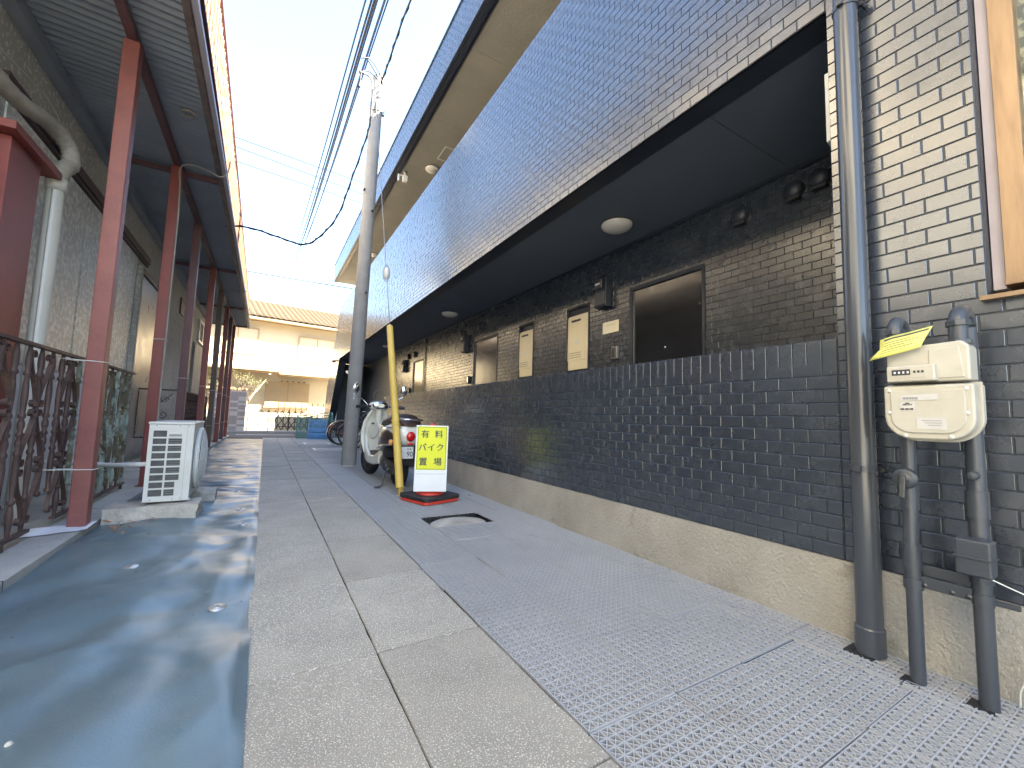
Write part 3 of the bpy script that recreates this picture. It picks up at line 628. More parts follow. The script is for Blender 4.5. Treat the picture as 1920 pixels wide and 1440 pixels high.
# yellow form
f = MB(); rows = []
top = [(.628, 1.238), (.59, 1.250), (.55, 1.258), (.487, 1.272)]; bot = [(.655, 1.158), (.60, 1.172), (.555, 1.184), (.515, 1.196)]
midL = (.618, 1.188)
for k_ in range(7):
    tt = k_ / 6; row = []
    for i in range(4):
        a, b = Vector(top[i]), Vector(bot[i]); p = a.lerp(b, tt)
        if i == 0: p.x -= .018 * (1 - abs(2 * tt - 1))
        row.append((1.985 - .028 * math.sin(tt * 1.6) - .012 * math.cos(i) - 2.1, p.x - .52, p.y))
    rows += row
f.add(rows, [(k_ * 4 + i, k_ * 4 + i + 1, (k_ + 1) * 4 + i + 1, (k_ + 1) * 4 + i) for k_ in range(6) for i in range(3)], True)
yf = f.build('yellow_form', 'ypaper', G); yf.modifiers.new('s', 'SOLIDIFY').thickness = .0006
for k_, (t0, t1, i0, i1) in enumerate(((.08, .17, .35, 2.9), (.30, .33, .5, 2.2), (.42, .45, .4, 2.6), (.54, .57, .6, 1.9), (.66, .69, .5, 2.4), (.78, .80, .4, 2.0))):
    f = MB(); pts = []
    for tt in (t0, t1):
        for q in range(9):
            u = i0 + (i1 - i0) * q / 8; i = min(2, int(u)); fr_ = u - i
            def P_(i, tt):
                a, b = Vector(top[i]), Vector(bot[i]); p = a.lerp(b, tt)
                if i == 0: p.x -= .018 * (1 - abs(2 * tt - 1))
                return Vector((1.985 - .028 * math.sin(tt * 1.6) - .012 * math.cos(i) - 2.1 - .0012, p.x - .52, p.y))
            pts.append(P_(i, tt).lerp(P_(i + 1, tt), fr_))
    f.add(pts, [(q, q + 1, 10 + q, 9 + q) for q in range(8)]); f.build('form_line', 'ink', yf)
# regulator box on right pipe
m = MB(); m.box(2.035 - 2.1, 2.105 - 2.1, .392 - .52, .478 - .52, .430, .548); rbx = m.build('recorder_box', 'gpipe', G, bevel=.008, seg=3)
m = MB(); m.box(2.030 - 2.1, 2.110 - 2.1, .389 - .52, .481 - .52, .487, .492); m.build('box_seam', 'gpipe', rbx, bevel=.001)
MB().tube(gp(smooth_path([(2.05, .40, .432), (2.08, .33, .40), (2.12, .25, .37), (2.16, .1, .33)], 6)), .002, 5).build('lead_wire', 'tie', G)
o = MB().tube(smooth_path([(2.22, .385, .0), (2.20, .375, .07), (2.19, .33, .14), (2.2, .2, .17), (2.2, -.1, .15)], 6), .0028, 6).build('cord', 'tie'); tag(o, 'thin pale cord against the concrete base right of the gas pipes', 'cord')

# ---- corridor fittings
def ceiling_lamp(x, y, z, lab):
    t = thing('ceiling_lamp', lab, 'ceiling lamp', (x, y, z), 0, 'round ceiling lamps of the dark building')
    MB().lathe([(0, 0), (.155, 0), (.155, -.018), (0, -.018)], 32).build('base', 'black', t)
    MB().lathe([(.158, -.016), (.158, -.026), (.145, -.048), (.11, -.068), (.06, -.080), (0, -.084)], 32).build('cover', 'lampw', t)
ceiling_lamp(3.02, 3.07, ZS + .003, 'opal ceiling lamp nearest the viewer, above the near black door')
ceiling_lamp(3.02, 7.62, ZS + .003, 'opal ceiling lamp in the lower corridor near the second door')
ceiling_lamp(3.02, 12.4, ZS + .003, 'opal ceiling lamp deep in the lower corridor behind the yellow guard pipe')
ceiling_lamp(3.02, 9.15, ZR0 - .012, 'opal lamp under the roof beside the ceiling hatch, half hidden by the balcony')
ceiling_lamp(3.05, 15.4, ZR0 - .012, 'opal lamp under the roof just right of the utility pole')
for i, (a, b) in enumerate(HEAT):
    t = thing('water_heater', ('cream gas water heater in the alcove beside the near door' if i == 0 else 'cream gas water heater in the narrow alcove nearer the second door'), 'water heater', (IX + .052, (a + b) / 2, 0))
    h = (b - a) / 2 - .03
    m = MB(); m.box(-.055, .03, -h + .0, h - .0, 1.575, 2.31); cs = m.build('case', 'heater', t, bevel=.008)
    m = MB(); m.box(-.062, -.056, -h + .03, h - .0, 1.70, 2.29); fp = m.build('front_panel', 'heater', t, bevel=.004)
    m = MB(); m.prism([(-.09, -.015), (.09, -.015), (.10, 0), (.09, .015), (-.09, .015), (-.10, 0)], (-.064, .03, 2.235), U, V, (1, 0, 0), .002); m.build('flue_slot', 'black', t)
    for r_ in range(3):
        for c_ in range(10):
            m = MB(); m.box(-.0635, -.062, -h + .05 + c_ * .026 + .08, -h + .062 + c_ * .026 + .08, 1.735 + r_ * .03, 1.747 + r_ * .03); m.build('vent_hole', 'black', fp)
    for zz, c in ((1.99, 'note'), (1.93, 'ac')):
        m = MB(); m.box(-.0637, -.0622, -.03, .05, zz - .02, zz + .025); m.build('sticker', c, fp)
def meterbox(y, z, lab, s=1.0):
    t = thing('electric_meter', lab, 'electric meter', (IX - .005, y, z), 0, 'electricity meters on the corridor wall')
    m = MB(); m.box(-.10, 0, -.10 * s, .10 * s, -.19 * s, .17 * s); bx = m.build('box', 'navy', t, bevel=.012, seg=3)
    m = MB(); m.box(-.135, -.102, -.055 * s, .075 * s, .03 * s, .15 * s); m.build('meter_dial', 'engine', t, bevel=.02, seg=3)
    m = MB(); m.box(-.137, -.1355, -.03 * s, .05 * s, .08 * s, .10 * s); m.build('meter_display', 'paper', t)
    m = MB(); m.box(-.118, -.102, -.085 * s, .085 * s, -.17 * s, -.01 * s); m.build('terminal_cover', 'gpipe', t, bevel=.01, seg=2)
meterbox(3.72, 2.47, 'black electric meter on the corridor wall left of the near door'); meterbox(7.78, 2.42, 'black electric meter beside the second corridor door'); meterbox(12.1, 2.37, 'far black electric meter above the scooter, past the pipe')
def flat(name, lab, cat, y0, y1, z0, z1, m_, d=.004, grp=None):
    b = MB(); b.box(IX - .008 - d, IX - .008, y0, y1, z0, z1); return tag(b.build(name, m_, None, bevel=.001), lab, cat, grp)
nt_ = flat('notice', 'cream paper notice stuck on the tiles between heater and near door', 'notice', 3.50, 3.77, 1.965, 2.105, 'note', .002)
for i in range(2):
    b = MB(); b.box(IX - .0112, IX - .0101, 3.55, 3.74 - .03 * i, 2.072 - i * .018, 2.075 - i * .018); b.build('text_line', 'greyink', nt_)
def intercom(y, z, lab, m_):
    t = thing('intercom', lab, 'intercom', (IX - .008, y, z))
    b = MB(); b.box(-.045, 0, -.045, .045, -.075, .075); b.build('housing', m_, t, bevel=.006)
    b = MB(); b.box(-.048, -.045, .0, .034, -.055, .055); b.build('camera_panel', 'black' if m_ != 'black' else 'engine', t)
    b = MB(); b.box(-.051, -.048, -.034, -.012, -.055, .06); b.build('speaker_strip', 'chrome', t)
intercom(3.53, 1.71, 'silver door intercom left of the near black door', 'steel'); intercom(7.62, 1.66, 'black intercom beside the second corridor door', 'black'); intercom(11.6, 1.62, 'small dark box on the tiles behind the yellow guard pipe', 'black')
def round_vent(y, z, lab):
    t = thing('round_vent', lab, 'vent', (IX - .008, y, z), 0, 'round black vent caps under the corridor ceiling')
    MB().lathe([(.075, 0), (.075, -.03), (.062, -.055), (.03, -.068), (0, -.07)], 18, axis='X').build('hood', 'navy', t)
    b = MB(); b.box(-.05, -.002, -.05, .05, -.085, -.06); b.build('drip_lip', 'black', t)
for y, z, l in ((2.03, 2.74, 'round black vent cap above right of the near door'), (1.60, 2.77, 'round black vent cap nearest the drainpipe'), (1.42, 2.78, 'round black vent cap half hidden at the near end of the corridor'), (7.1, 2.66, 'black vent cap above the second door, right one of its pair'), (8.0, 2.66, 'black vent cap above the second electric meter'), (11.2, 2.62, 'far black vent cap right one of the pair above the pipe'), (11.8, 2.62, 'far black vent cap left one of the pair above the pipe')):
    round_vent(y, z, l)
o = MB().tube([(IX - .02, 10.35, ZS - .03), (IX - .02, 10.35, .3)], .012, 8).build('conduit', 'black'); tag(o, 'thin black vertical conduit dividing the far corridor tiles', 'conduit')
t = thing('vent_hood', 'pale angular vent hood on the pillar inside the near end of the corridor', 'vent hood', (2.50, .86, 2.52))
m = MB(); m.prism([(-.14, -.17), (-.02, -.2), (.02, .10), (-.02, .2), (-.14, .2)], (0, 0, 0), (1, 0, 0), V, (0, 1, 0), .07); m.build('hood', 'ac', t, bevel=.006)
MB().lathe([(0, 0), (.02, 0), (.02, .03), (0, .035)], 10, (-.03, .07, -.03), 'Y').build('knob', 'ac', t)
t = thing('security_camera', 'white security camera under the roof edge high above the pole', 'security camera', (2.52, 9.65, ZR0 - .012))
MB().lathe([(0, 0), (.05, 0), (.05, -.02), (0, -.02)], 16).build('mount', 'steel', t)
m = MB(); m.tube([(0, 0, -.02), (0, 0, -.10)], .018, 8); m.box(-.05, .05, -.05, .05, -.24, -.10); m.build('body', 'white', t, bevel=.008)
m = MB(); m.box(-.15, -.052, -.012, .012, -.12, -.10); m.box(-.17, -.14, -.02, .02, -.26, -.10); m.build('antenna', 'white', t)
t = thing('ceiling_hatch', 'square framed access hatch in the soffit under the roof', 'hatch', (0, 0, ZR0 - .0125))
m = MB(); a = (2.98, 3.42, 8.2, 8.72)
for q in ((a[0], a[0] + .02, a[2], a[3]), (a[1] - .02, a[1], a[2], a[3]), (a[0] + .02, a[1] - .02, a[2], a[2] + .02), (a[0] + .02, a[1] - .02, a[3] - .02, a[3])): m.box(q[0], q[1], q[2], q[3], -.006, 0)
m.build('frame', 'ac', t)
t = thing('dome_camera', 'small white bullet camera on the dark bay wall above the bicycles', 'security camera', (2.56, 16.2, 2.45))
m = MB(); m.tube([(.1, 0, .05), (0, 0, 0)], .02, 8); m.build('arm', 'white', t); m = MB(); m.tube([(-.05, .06, .02), (.0, -.1, -.06)], .05, 10); m.build('body', 'white', t)
t = thing('wall_lamp', 'small dark fitting projecting from the far tiled corner', 'security camera', (2.22, 17.0, 2.93))
m = MB(); m.tube([(.03, 0, 0), (-.08, 0, -.02)], .025, 8); m.build('arm', 'engine', t); m = MB(); m.tube([(-.14, .08, -.03), (-.08, -.08, -.05)], .05, 10); m.build('head', 'engine', t)

# ================================================================ LEFT HOUSE
H = thing('old_house', 'old two storey house with a corrugated balcony on red posts left of the alley', 'house')
def bx(*a): m = MB(); m.box(*a); return m
g = bx(-1.40, -1.02, -3.2, 17.6, -.058, .055); kb = struct(g.build('kerb', 'conc', None, bevel=.006))
for yj_ in (1.2, 3.0, 4.8, 6.6, 8.4, 10.2, 12, 13.8, 15.6):
    bx(-1.401, -1.0185, yj_, yj_ + .004, -.05, .0562).build('joint', 'dark', kb)
g = bx(-1.80, -1.402, -3.2, 17.6, -.058, .042); struct(g.build('porch_floor', 'conc'))
HX = -1.80
wl = MB(); wl.box(-2.0, HX, -3.2, 17.2, 0, 3.8); wl.build('wall', 'mortar', H)
bx(-1.81, -1.775, 4.4, 8.10, .05, 1.22).build('dado', 'dado', H)
for a, b in ((4.42, 6.05), (6.10, 8.08)): bx(HX, HX + .012, a, b, 1.25, 3.14).build('frosted_panel', 'frost', H)
bx(HX, HX + .05, 4.3, 8.65, 3.20, 3.30).build('lintel', 'trim', H, bevel=.004)
bx(HX, HX + .035, 4.3, 8.65, 3.155, 3.185).build('lintel_strip', 'trim', H)
d = bx(HX, HX + .025, 8.28, 9.7, .12, 2.96).build('door', 'doorm', H); bx(HX + .027, HX + .05, 8.35, 8.40, 1.0, 1.2).build('handle', 'steel', d)
bx(HX, HX + .06, 8.18, 8.26, .1, 3.05).build('door_post', 'mortar', H); bx(HX, HX + .05, 8.26, 9.8, 2.97, 3.05).build('door_head', 'trim', H)
bx(HX, HX + .03, 11.7, 12.15, 3.05, 3.40).build('vent_panel', 'trim', H)
wv = MB(); wv.box(HX, HX + .05, 14.6, 16.2, 2.84, 2.90); wv.box(HX, HX + .05, 14.6, 16.2, 3.42, 3.48); wv.box(HX, HX + .05, 14.6, 14.68, 2.90, 3.42); wv.box(HX, HX + .05, 15.36, 15.44, 2.90, 3.42); wv.box(HX, HX + .05, 16.12, 16.2, 2.90, 3.42)
wv = wv.build('window', 'white', H); bx(HX, HX + .02, 14.68, 16.12, 2.9, 3.42).build('pane', 'dark', wv)
rp = MB()
for i in range(34): rp.box(HX + .04, HX + .062, 14.0 + i * .09, 14.06 + i * .09, 1.35, 2.72)
rp.box(HX, HX + .04, 13.98, 17.1, 1.33, 2.74); rp.build('ribbed_panel', 'ridged', H)
# red flat column near
c = bx(-1.62, -1.50, 3.80, 4.20, .04, 2.60).build('column', 'red', H, bevel=.004)
bx(-1.66, -1.45, 3.70, 4.38, 2.605, 2.66).build('column_cap', 'red', c, bevel=.004)
bx(-1.70, -1.60, 2.8, 3.8, 2.45, 2.62).build('column_arm', 'trim', c)
# deck: corrugated sheet (ridges run across), beams, fascia
DZ = 3.80
cs = MB(); vs = []; fs = []; P = .076; n_ = int((17.0 - 2.2) / P * 4)
for i in range(n_ + 1):
    y = 2.2 + i * P / 4; z = DZ + .011 * math.cos(2 * math.pi * i / 4 + .6)
    vs += [(-1.80, y, z + .03), (-.70, y, z)]
fs = [(2 * i, 2 * i + 1, 2 * i + 3, 2 * i + 2) for i in range(n_)]
cs.add(vs, fs, True); cs.build('corrugated_deck', 'corr', H)
bx(-1.80, -.66, 2.2, 17.0, DZ + .055, DZ + .15).build('deck_slab', 'conc', H)
def seglines(name, x0, x1, z0, z1, m_, step=3.6):
    y = 2.2
    while y < 16.9: bx(x0, x1, y + .002, min(y + step, 17.0) - .002, z0, z1).build(name, m_, H); y += step
seglines('edge_beam', -.705, -.655, DZ - .035, DZ + .10, 'steelbrown')
seglines('gutter', -.640, -.600, DZ - .045, DZ + .0, 'gutter', 4.5)
seglines('fascia', -.652, -.643, DZ - .03, DZ + .17, 'steelbrown', 2.7)
bx(-1.10, -1.04, 2.2, 16.9, DZ - .085, DZ - .015).build('long_beam', 'maroon', H)
bx(-1.795, -1.70, 2.2, 16.9, DZ - .09, DZ + .01).build('wall_plate', 'corr', H)
PY = [4.12, 6.02, 7.75, 10.0, 11.75, 13.6, 15.1, 16.5]
PM = ['pink', 'red', 'maroon', 'red', 'brownpost', 'red', 'maroon', 'red']
tie = MB(); tie.tube([(.056, -.056, 0), (.056, .056, .002), (-.056, .056, 0), (-.056, -.056, -.002)], .0035, 6, closed=True); tie_me = tie.mesh('cord_tie'); tie_me.materials.append(M['tie'])
tie2 = MB(); tie2.tube([(.056, -.056, 0), (.056, .056, .002), (-.22, .056, -.004), (-.22, -.056, -.002)], .0035, 6, closed=True); tie2_me = tie2.mesh('cord_tie'); tie2_me.materials.append(M['tie'])
for i, y in enumerate(PY):
    m = MB(); m.box(-.05, .05, -.05, .05, .0, DZ - .09 - .055); m.box(-.052, -.045, -.06, -.05, .0, 3.6) if 0 else None
    po = m.build('post', PM[i], H, bevel=.006); po.location = (-1.07, y, .055)
    if i == 0: po['label'] = 'faded pink red square post nearest the viewer'
    b = bx(-.075, .075, -.07, .07, .0, .008).build('base_plate', PM[i], po); 
    for z in ((1.17, .40) if i == 0 else (1.62,) if i == 1 else (1.3, .5)):
        place('cord_tie', tie2_me if i == 0 else tie_me, po, (0, 0, z), (random.gauss(0, .05), random.gauss(0, .05), 0))
    bx(-1.79, -.70, y + .19, y + .24, DZ - .07, DZ - .02).build('cross_beam', 'maroon', H) if i % 2 == 1 else None
    m = MB(); m.bar((-1.07, y + .0, DZ - .35), (-1.30, y, DZ - .03), .03, .03); 
# hole trim in the soffit
o = MB().tube(arc((-.84, 4.95, DZ - .02), .05, 0, 2 * math.pi, 18, (1, 0, 0), (0, 1, 0))[:-1], .012, 6, closed=True).build('pipe_ring', 'flex', H)
# upper storey
bx(-2.0, HX, -3.2, 17.2, DZ + .15, 6.9).build('upper_wall', 'upper', H)
bx(-9, -2.001, -3.2, 17.2, 0, 6.9).build('house_body', 'mortar', H)
bx(-9.3, -1.30, -3.6, 17.5, 6.9, 7.05).build('roof_eave', 'trim', H)
m = MB(); m.add([(-9.3, -3.6, 7.05), (-1.30, -3.6, 7.05), (-1.30, 17.5, 7.05), (-9.3, 17.5, 7.05), (-5.3, -1, 8.4), (-5.3, 15, 8.4)], [(0, 1, 4), (1, 2, 5, 4), (2, 3, 5), (3, 0, 4, 5)]); m.build('roof', 'rooft', H)
for y in (.2, 4.2, 8.2, 12.2):
    wv = MB(); wv.box(HX, HX + .05, y, y + 1.8, 4.6, 4.66); wv.box(HX, HX + .05, y, y + 1.8, 5.9, 5.96); wv.box(HX, HX + .05, y, y + .05, 4.66, 5.9); wv.box(HX, HX + .05, y + .88, y + .93, 4.66, 5.9); wv.box(HX, HX + .05, y + 1.75, y + 1.8, 4.66, 5.9)
    wv = wv.build('window', 'trim', H); bx(HX, HX + .02, y + .05, y + 1.75, 4.66, 5.9).build('pane', 'glass', wv)
# balcony railing above
BR = thing('balcony_railing', 'sunlit rusty orange balcony railing along the edge of the corrugated deck', 'railing', (-.588, 0, DZ + .12), R_(.5))
ht = .84
m = MB(); m.box(-.018, .018, 2.25, 17.0, ht, ht + .03); m.build('handrail', 'redrail', BR)
m = MB(); m.box(-.014, .014, 2.25, 17.0, .05, .075); m.build('bottom_rail', 'redrail', BR)
prof = [(.006, .075), (.010, .10), (.016, .16), (.010, .20), (.014, .28), (.018, .36), (.011, .44), (.014, .46), (.010, .48), (.017, .58), (.013, .68), (.009, .74), (.010, .80)]
me1 = MB().lathe(prof, 7).mesh('baluster'); me1.materials.append(M['railtop'])
m = MB()
def scrollpts(y0, z0, r, turns, sgn): return [(0, y0 + sgn * (r * (1 - t * .6)) * math.cos(t * turns * 2 * math.pi) , z0 + (r * (1 - t * .6)) * math.sin(t * turns * 2 * math.pi)) for t in [i / 14 for i in range(15)]]
m.tube(scrollpts(0, .62, .045, 1.1, 1), .006, 5); m.tube(scrollpts(0, .26, .045, 1.1, -1), .006, 5); m.tube([(0, -.03, .10), (0, .03, .22), (0, .02, .44), (0, -.03, .62), (0, .02, .79)], .007, 5)
me2 = m.mesh('scroll'); me2.materials.append(M['railtop'])
y = 2.3; i = 0
while y < 16.95:
    place('baluster' if i % 2 == 0 else 'scroll', me1 if i % 2 == 0 else me2, BR, (0, y, 0)); y += .085; i += 1
# ---- ground railing near
def ribbon(mb, pts, w_, t_):
    pts = [Vector((0, p[0], p[1])) for p in pts]; k = len(pts); vs = []
    for i, p in enumerate(pts):
        d = (pts[min(i + 1, k - 1)] - pts[max(i - 1, 0)]).normalized(); n = Vector((0, -d.z, d.y)) * t_ / 2; x = Vector((w_ / 2, 0, 0))
        vs += [p + x + n, p - x + n, p - x - n, p + x - n]
    f = [(i * 4 + j, i * 4 + (j + 1) % 4, i * 4 + 4 + (j + 1) % 4, i * 4 + 4 + j) for i in range(k - 1) for j in range(4)]
    mb.add(vs, f, False); return mb
def bal_profile(z0, z1):
    L = z1 - z0; P = [(.010, 0), (.012, .02), (.017, .06), (.020, .11), (.014, .155), (.012, .165), (.021, .175), (.021, .185), (.012, .195), (.013, .22), (.017, .30), (.019, .36), (.014, .415), (.020, .425), (.020, .435),
                      (.012, .45), (.019, .475), (.019, .49), (.012, .515), (.020, .522), (.020, .532), (.012, .545), (.019, .57), (.019, .59), (.012, .61), (.020, .62), (.020, .63), (.014, .645), (.018, .72), (.017, .78), (.012, .835), (.021, .845), (.021, .855), (.013, .87), (.019, .91), (.018, .95), (.012, .985), (.010, 1.0)]
    return [(r * .92, z0 + a * L) for r, a in P]
def curls(mb, y0, y1, z0, z1, w_=.026):
    yc = (y0 + y1) / 2; n = 3; hgt = (z1 - z0) / n
    for k in range(n):
        s_ = 1 if k % 2 == 0 else -1; zc = z0 + (k + .5) * hgt; r = .034; cz = hgt / 2 - r * 1.05; cx = (y1 - y0) / 2 - r * 1.15
        half = []
        for t in range(13):
            u = t / 12; an = 1.75 * math.pi * (1 - u); rr = .009 + (r - .009) * u; half.append((cx + rr * math.cos(an), cz + rr * math.sin(an)))
        full = half + [((cx + r) * .55, cz * .42), (0, 0), (-(cx + r) * .55, -cz * .42)] + [(-p[0], -p[1]) for p in reversed(half)]
        fp = smooth_path([(0, yc + s_ * p[0], zc + p[1]) for p in full], 2)
        ribbon(mb, [(p.y, p.z) for p in fp], w_, .005)
    return mb
RX = -1.24
GR = thing('iron_railing', 'rusty brown wrought iron railing with turned balusters and curled strips behind the pink red post', 'railing', (RX, 0, 0))
bp1 = MB().lathe(bal_profile(.12, 1.255), 10).mesh('baluster'); bp1.materials.append(M['iron'])
bp2 = MB().lathe(bal_profile(.12, 1.255), 10).mesh('baluster'); bp2.materials.append(M['patina'])
cm1 = curls(MB(), -.075, .075, .16, 1.24).mesh('scroll_strip'); cm1.materials.append(M['iron'])
cm2 = curls(MB(), -.075, .075, .16, 1.24).mesh('scroll_strip'); cm2.materials.append(M['patina'])
broken = MB().lathe([p for p in bal_profile(.12, 1.255) if p[1] > .30], 10).mesh('baluster'); broken.materials.append(M['iron'])
m = MB(); m.box(-.02, .02, 2.3, 5.93, 1.255, 1.275); m.build('top_rail', 'iron', GR)
m = MB(); m.box(-.016, .016, 2.3, 3.86, .10, .12); m.box(-.016, .016, 4.22, 5.93, .10, .12); m.build('bottom_rail', 'iron', GR)
for yy in (2.4, 3.55, 5.85): 
    m = bx(-.012, .012, yy, yy + .02, .04, .11); m.build('foot', 'iron', GR)
y = 2.36; i = 0
while y < 5.92:
    pat = y > 4.35
    me_ = (broken if 3.86 < y < 4.2 else bp1) if not pat else bp2
    place('baluster', me_, GR, (0, y, 0))
    if i % 3 != 1: place('scroll_strip', cm2 if pat else cm1, GR, (0, y + .079, 0), (0, 0, 0 if i % 2 else math.pi))
    y += .158; i += 1
# ---- second railing beyond the air conditioner
G2 = thing('corner_railing', 'dark ornate iron railing turning a corner beyond the near air conditioner', 'railing', (RX, 0, 0))
Y2, Y3 = 8.85, 12.6
m = MB(); m.box(-.018, .018, Y2, Y3, 1.20, 1.225); m.box(-.56, -.02, Y2 - .018, Y2 + .018, 1.20, 1.225); m.build('top_rail', 'iron', G2)
m = MB(); m.box(-.015, .015, Y2, Y3, .42, .44); m.box(-.56, -.02, Y2 - .015, Y2 + .015, .42, .44); m.build('bottom_rail', 'iron', G2)
b3 = MB().lathe([(r, z) for r, z in bal_profile(.44, 1.20)], 8).mesh('baluster'); b3.materials.append(M['iron'])
y = Y2
while y < Y3: place('baluster', b3, G2, (0, y, 0)); y += .11
for xx in (-.54, -.36): place('baluster', b3, G2, (xx, Y2, 0))
m = MB()
for s, zz in ((1, .64), (-1, .80), (1, 1.05)):
    p = [( -.20 + s * .0 + .06 * (1 - t * .65) * math.cos(t * 8 + (0 if s > 0 else 3)), 0, zz + .06 * (1 - t * .65) * math.sin(t * 8 + (0 if s > 0 else 3))) for t in [q / 16 for q in range(17)]]
    m.tube([(x_, Y2, z_) for x_, _, z_ in p], .006, 5)
m.tube([(-.30, Y2, .95), (-.10, Y2, 1.15)], .006, 5); m.build('scroll', 'iron', G2)
m = MB()
for yy in (Y2, 10.1, 11.35, Y3): m.box(-.012, .012, yy - .012, yy + .012, .06, .44)
m.build('foot', 'iron', G2)
# ---- rainwater pipe, duct, loop of wire, cables
t = thing('drainpipe', 'weathered ivory plastic drainpipe with a grey flexible elbow beside the flat red column', 'drainpipe', (-1.50, 4.45, 0))
MB().lathe([(.052, .05), (.052, 2.62)], 22).build('pipe', 'pvc', t); MB().lathe([(.053, 2.54), (.061, 2.54), (.061, 2.64), (.053, 2.645)], 22).build('collar', 'pvc', t)
MB().tube([(-.0, -.054, .3), (0, -.054, 2.55)], .004, 5).build('seam', 'flex', t)
pth = smooth_path([(0, 0, 2.62), (.01, .05, 2.74), (.02, .14, 2.84), (.0, .12, 2.97), (-.05, -.06, 3.03), (-.10, -.42, 2.97), (-.14, -.80, 3.02), (-.16, -1.3, 3.2)], 10)
rr = [.055 + .003 * math.sin(i * 2.2) for i in range(len(pth))]; MB().tube(pth, rr, 14).build('flexible_duct', 'flex', t)
t = MB().tube(smooth_path([(-1.76, 4.0, 3.33), (-1.74, 4.35, 3.38), (-1.72, 4.75, 3.42), (-1.71, 5.0, 3.36), (-1.73, 4.98, 3.24), (-1.76, 4.75, 3.22), (-1.78, 4.62, 3.24)], 8), .0045, 6).build('wire_loop', 'pvc'); tag(t, 'pale loop of stiff wire hanging from the grey wall above the duct', 'wire')
t = MB().tube(smooth_path([(-1.01, 5.955, .35), (-1.01, 5.955, 1.5), (-1.01, 5.95, 3.0), (-1.02, 5.95, 3.45), (-1.03, 5.94, 3.68), (-.93, 5.93, 3.745), (-.75, 5.93, 3.72), (-.66, 5.95, 3.70), (-.59, 5.97, 3.78), (-.575, 6.0, 3.95)], 8), .009, 8).build('cable', 'cablegrey'); tag(t, 'grey cable bent up the second red post and across to the balcony edge', 'cable')
t = MB().tube(smooth_path([(-1.01, 11.68, .35), (-1.01, 11.68, 2.8), (-1.01, 11.68, 3.35), (-.98, 11.68, 3.62), (-.85, 11.68, 3.72), (-.66, 11.7, 3.70), (-.58, 11.8, 3.8)], 8), .012, 8).build('cable', 'cablegrey'); tag(t, 'grey cable rising beside the dark brown post to the balcony edge', 'cable')
t = MB().tube(smooth_path([(-1.01, 13.55, 2.8), (-1.01, 13.55, 3.45), (-.85, 13.55, 3.72), (-.62, 13.6, 3.74)], 8), .012, 8).build('cable', 'cablegrey'); tag(t, 'farthest grey cable looping from a far post to the balcony edge', 'cable')
# paper on the kerb
m = MB(); n_ = 6
vs = []; 
for a in range(n_ + 1):
    for b in range(3): vs.append((-1.33 + .34 * a / n_, 3.86 + .12 * a / n_ + .22 * b / 2, .060 + .006 * math.sin(a * 1.3) ** 2 + .004 * b))
m.add(vs, [(a * 3 + b, a * 3 + b + 1, a * 3 + b + 4, a * 3 + b + 3) for a in range(n_) for b in range(2)], True)
pp = m.build('paper_sheet', 'paper'); tag(pp, 'white printed paper sheet lying on the kerb behind the pink red post', 'paper')
for k_ in range(3): bx(-1.10, -1.02, 4.13 + k_ * .035, 4.142 + k_ * .035, .0745, .0752).build('print_line', 'greyink', pp)
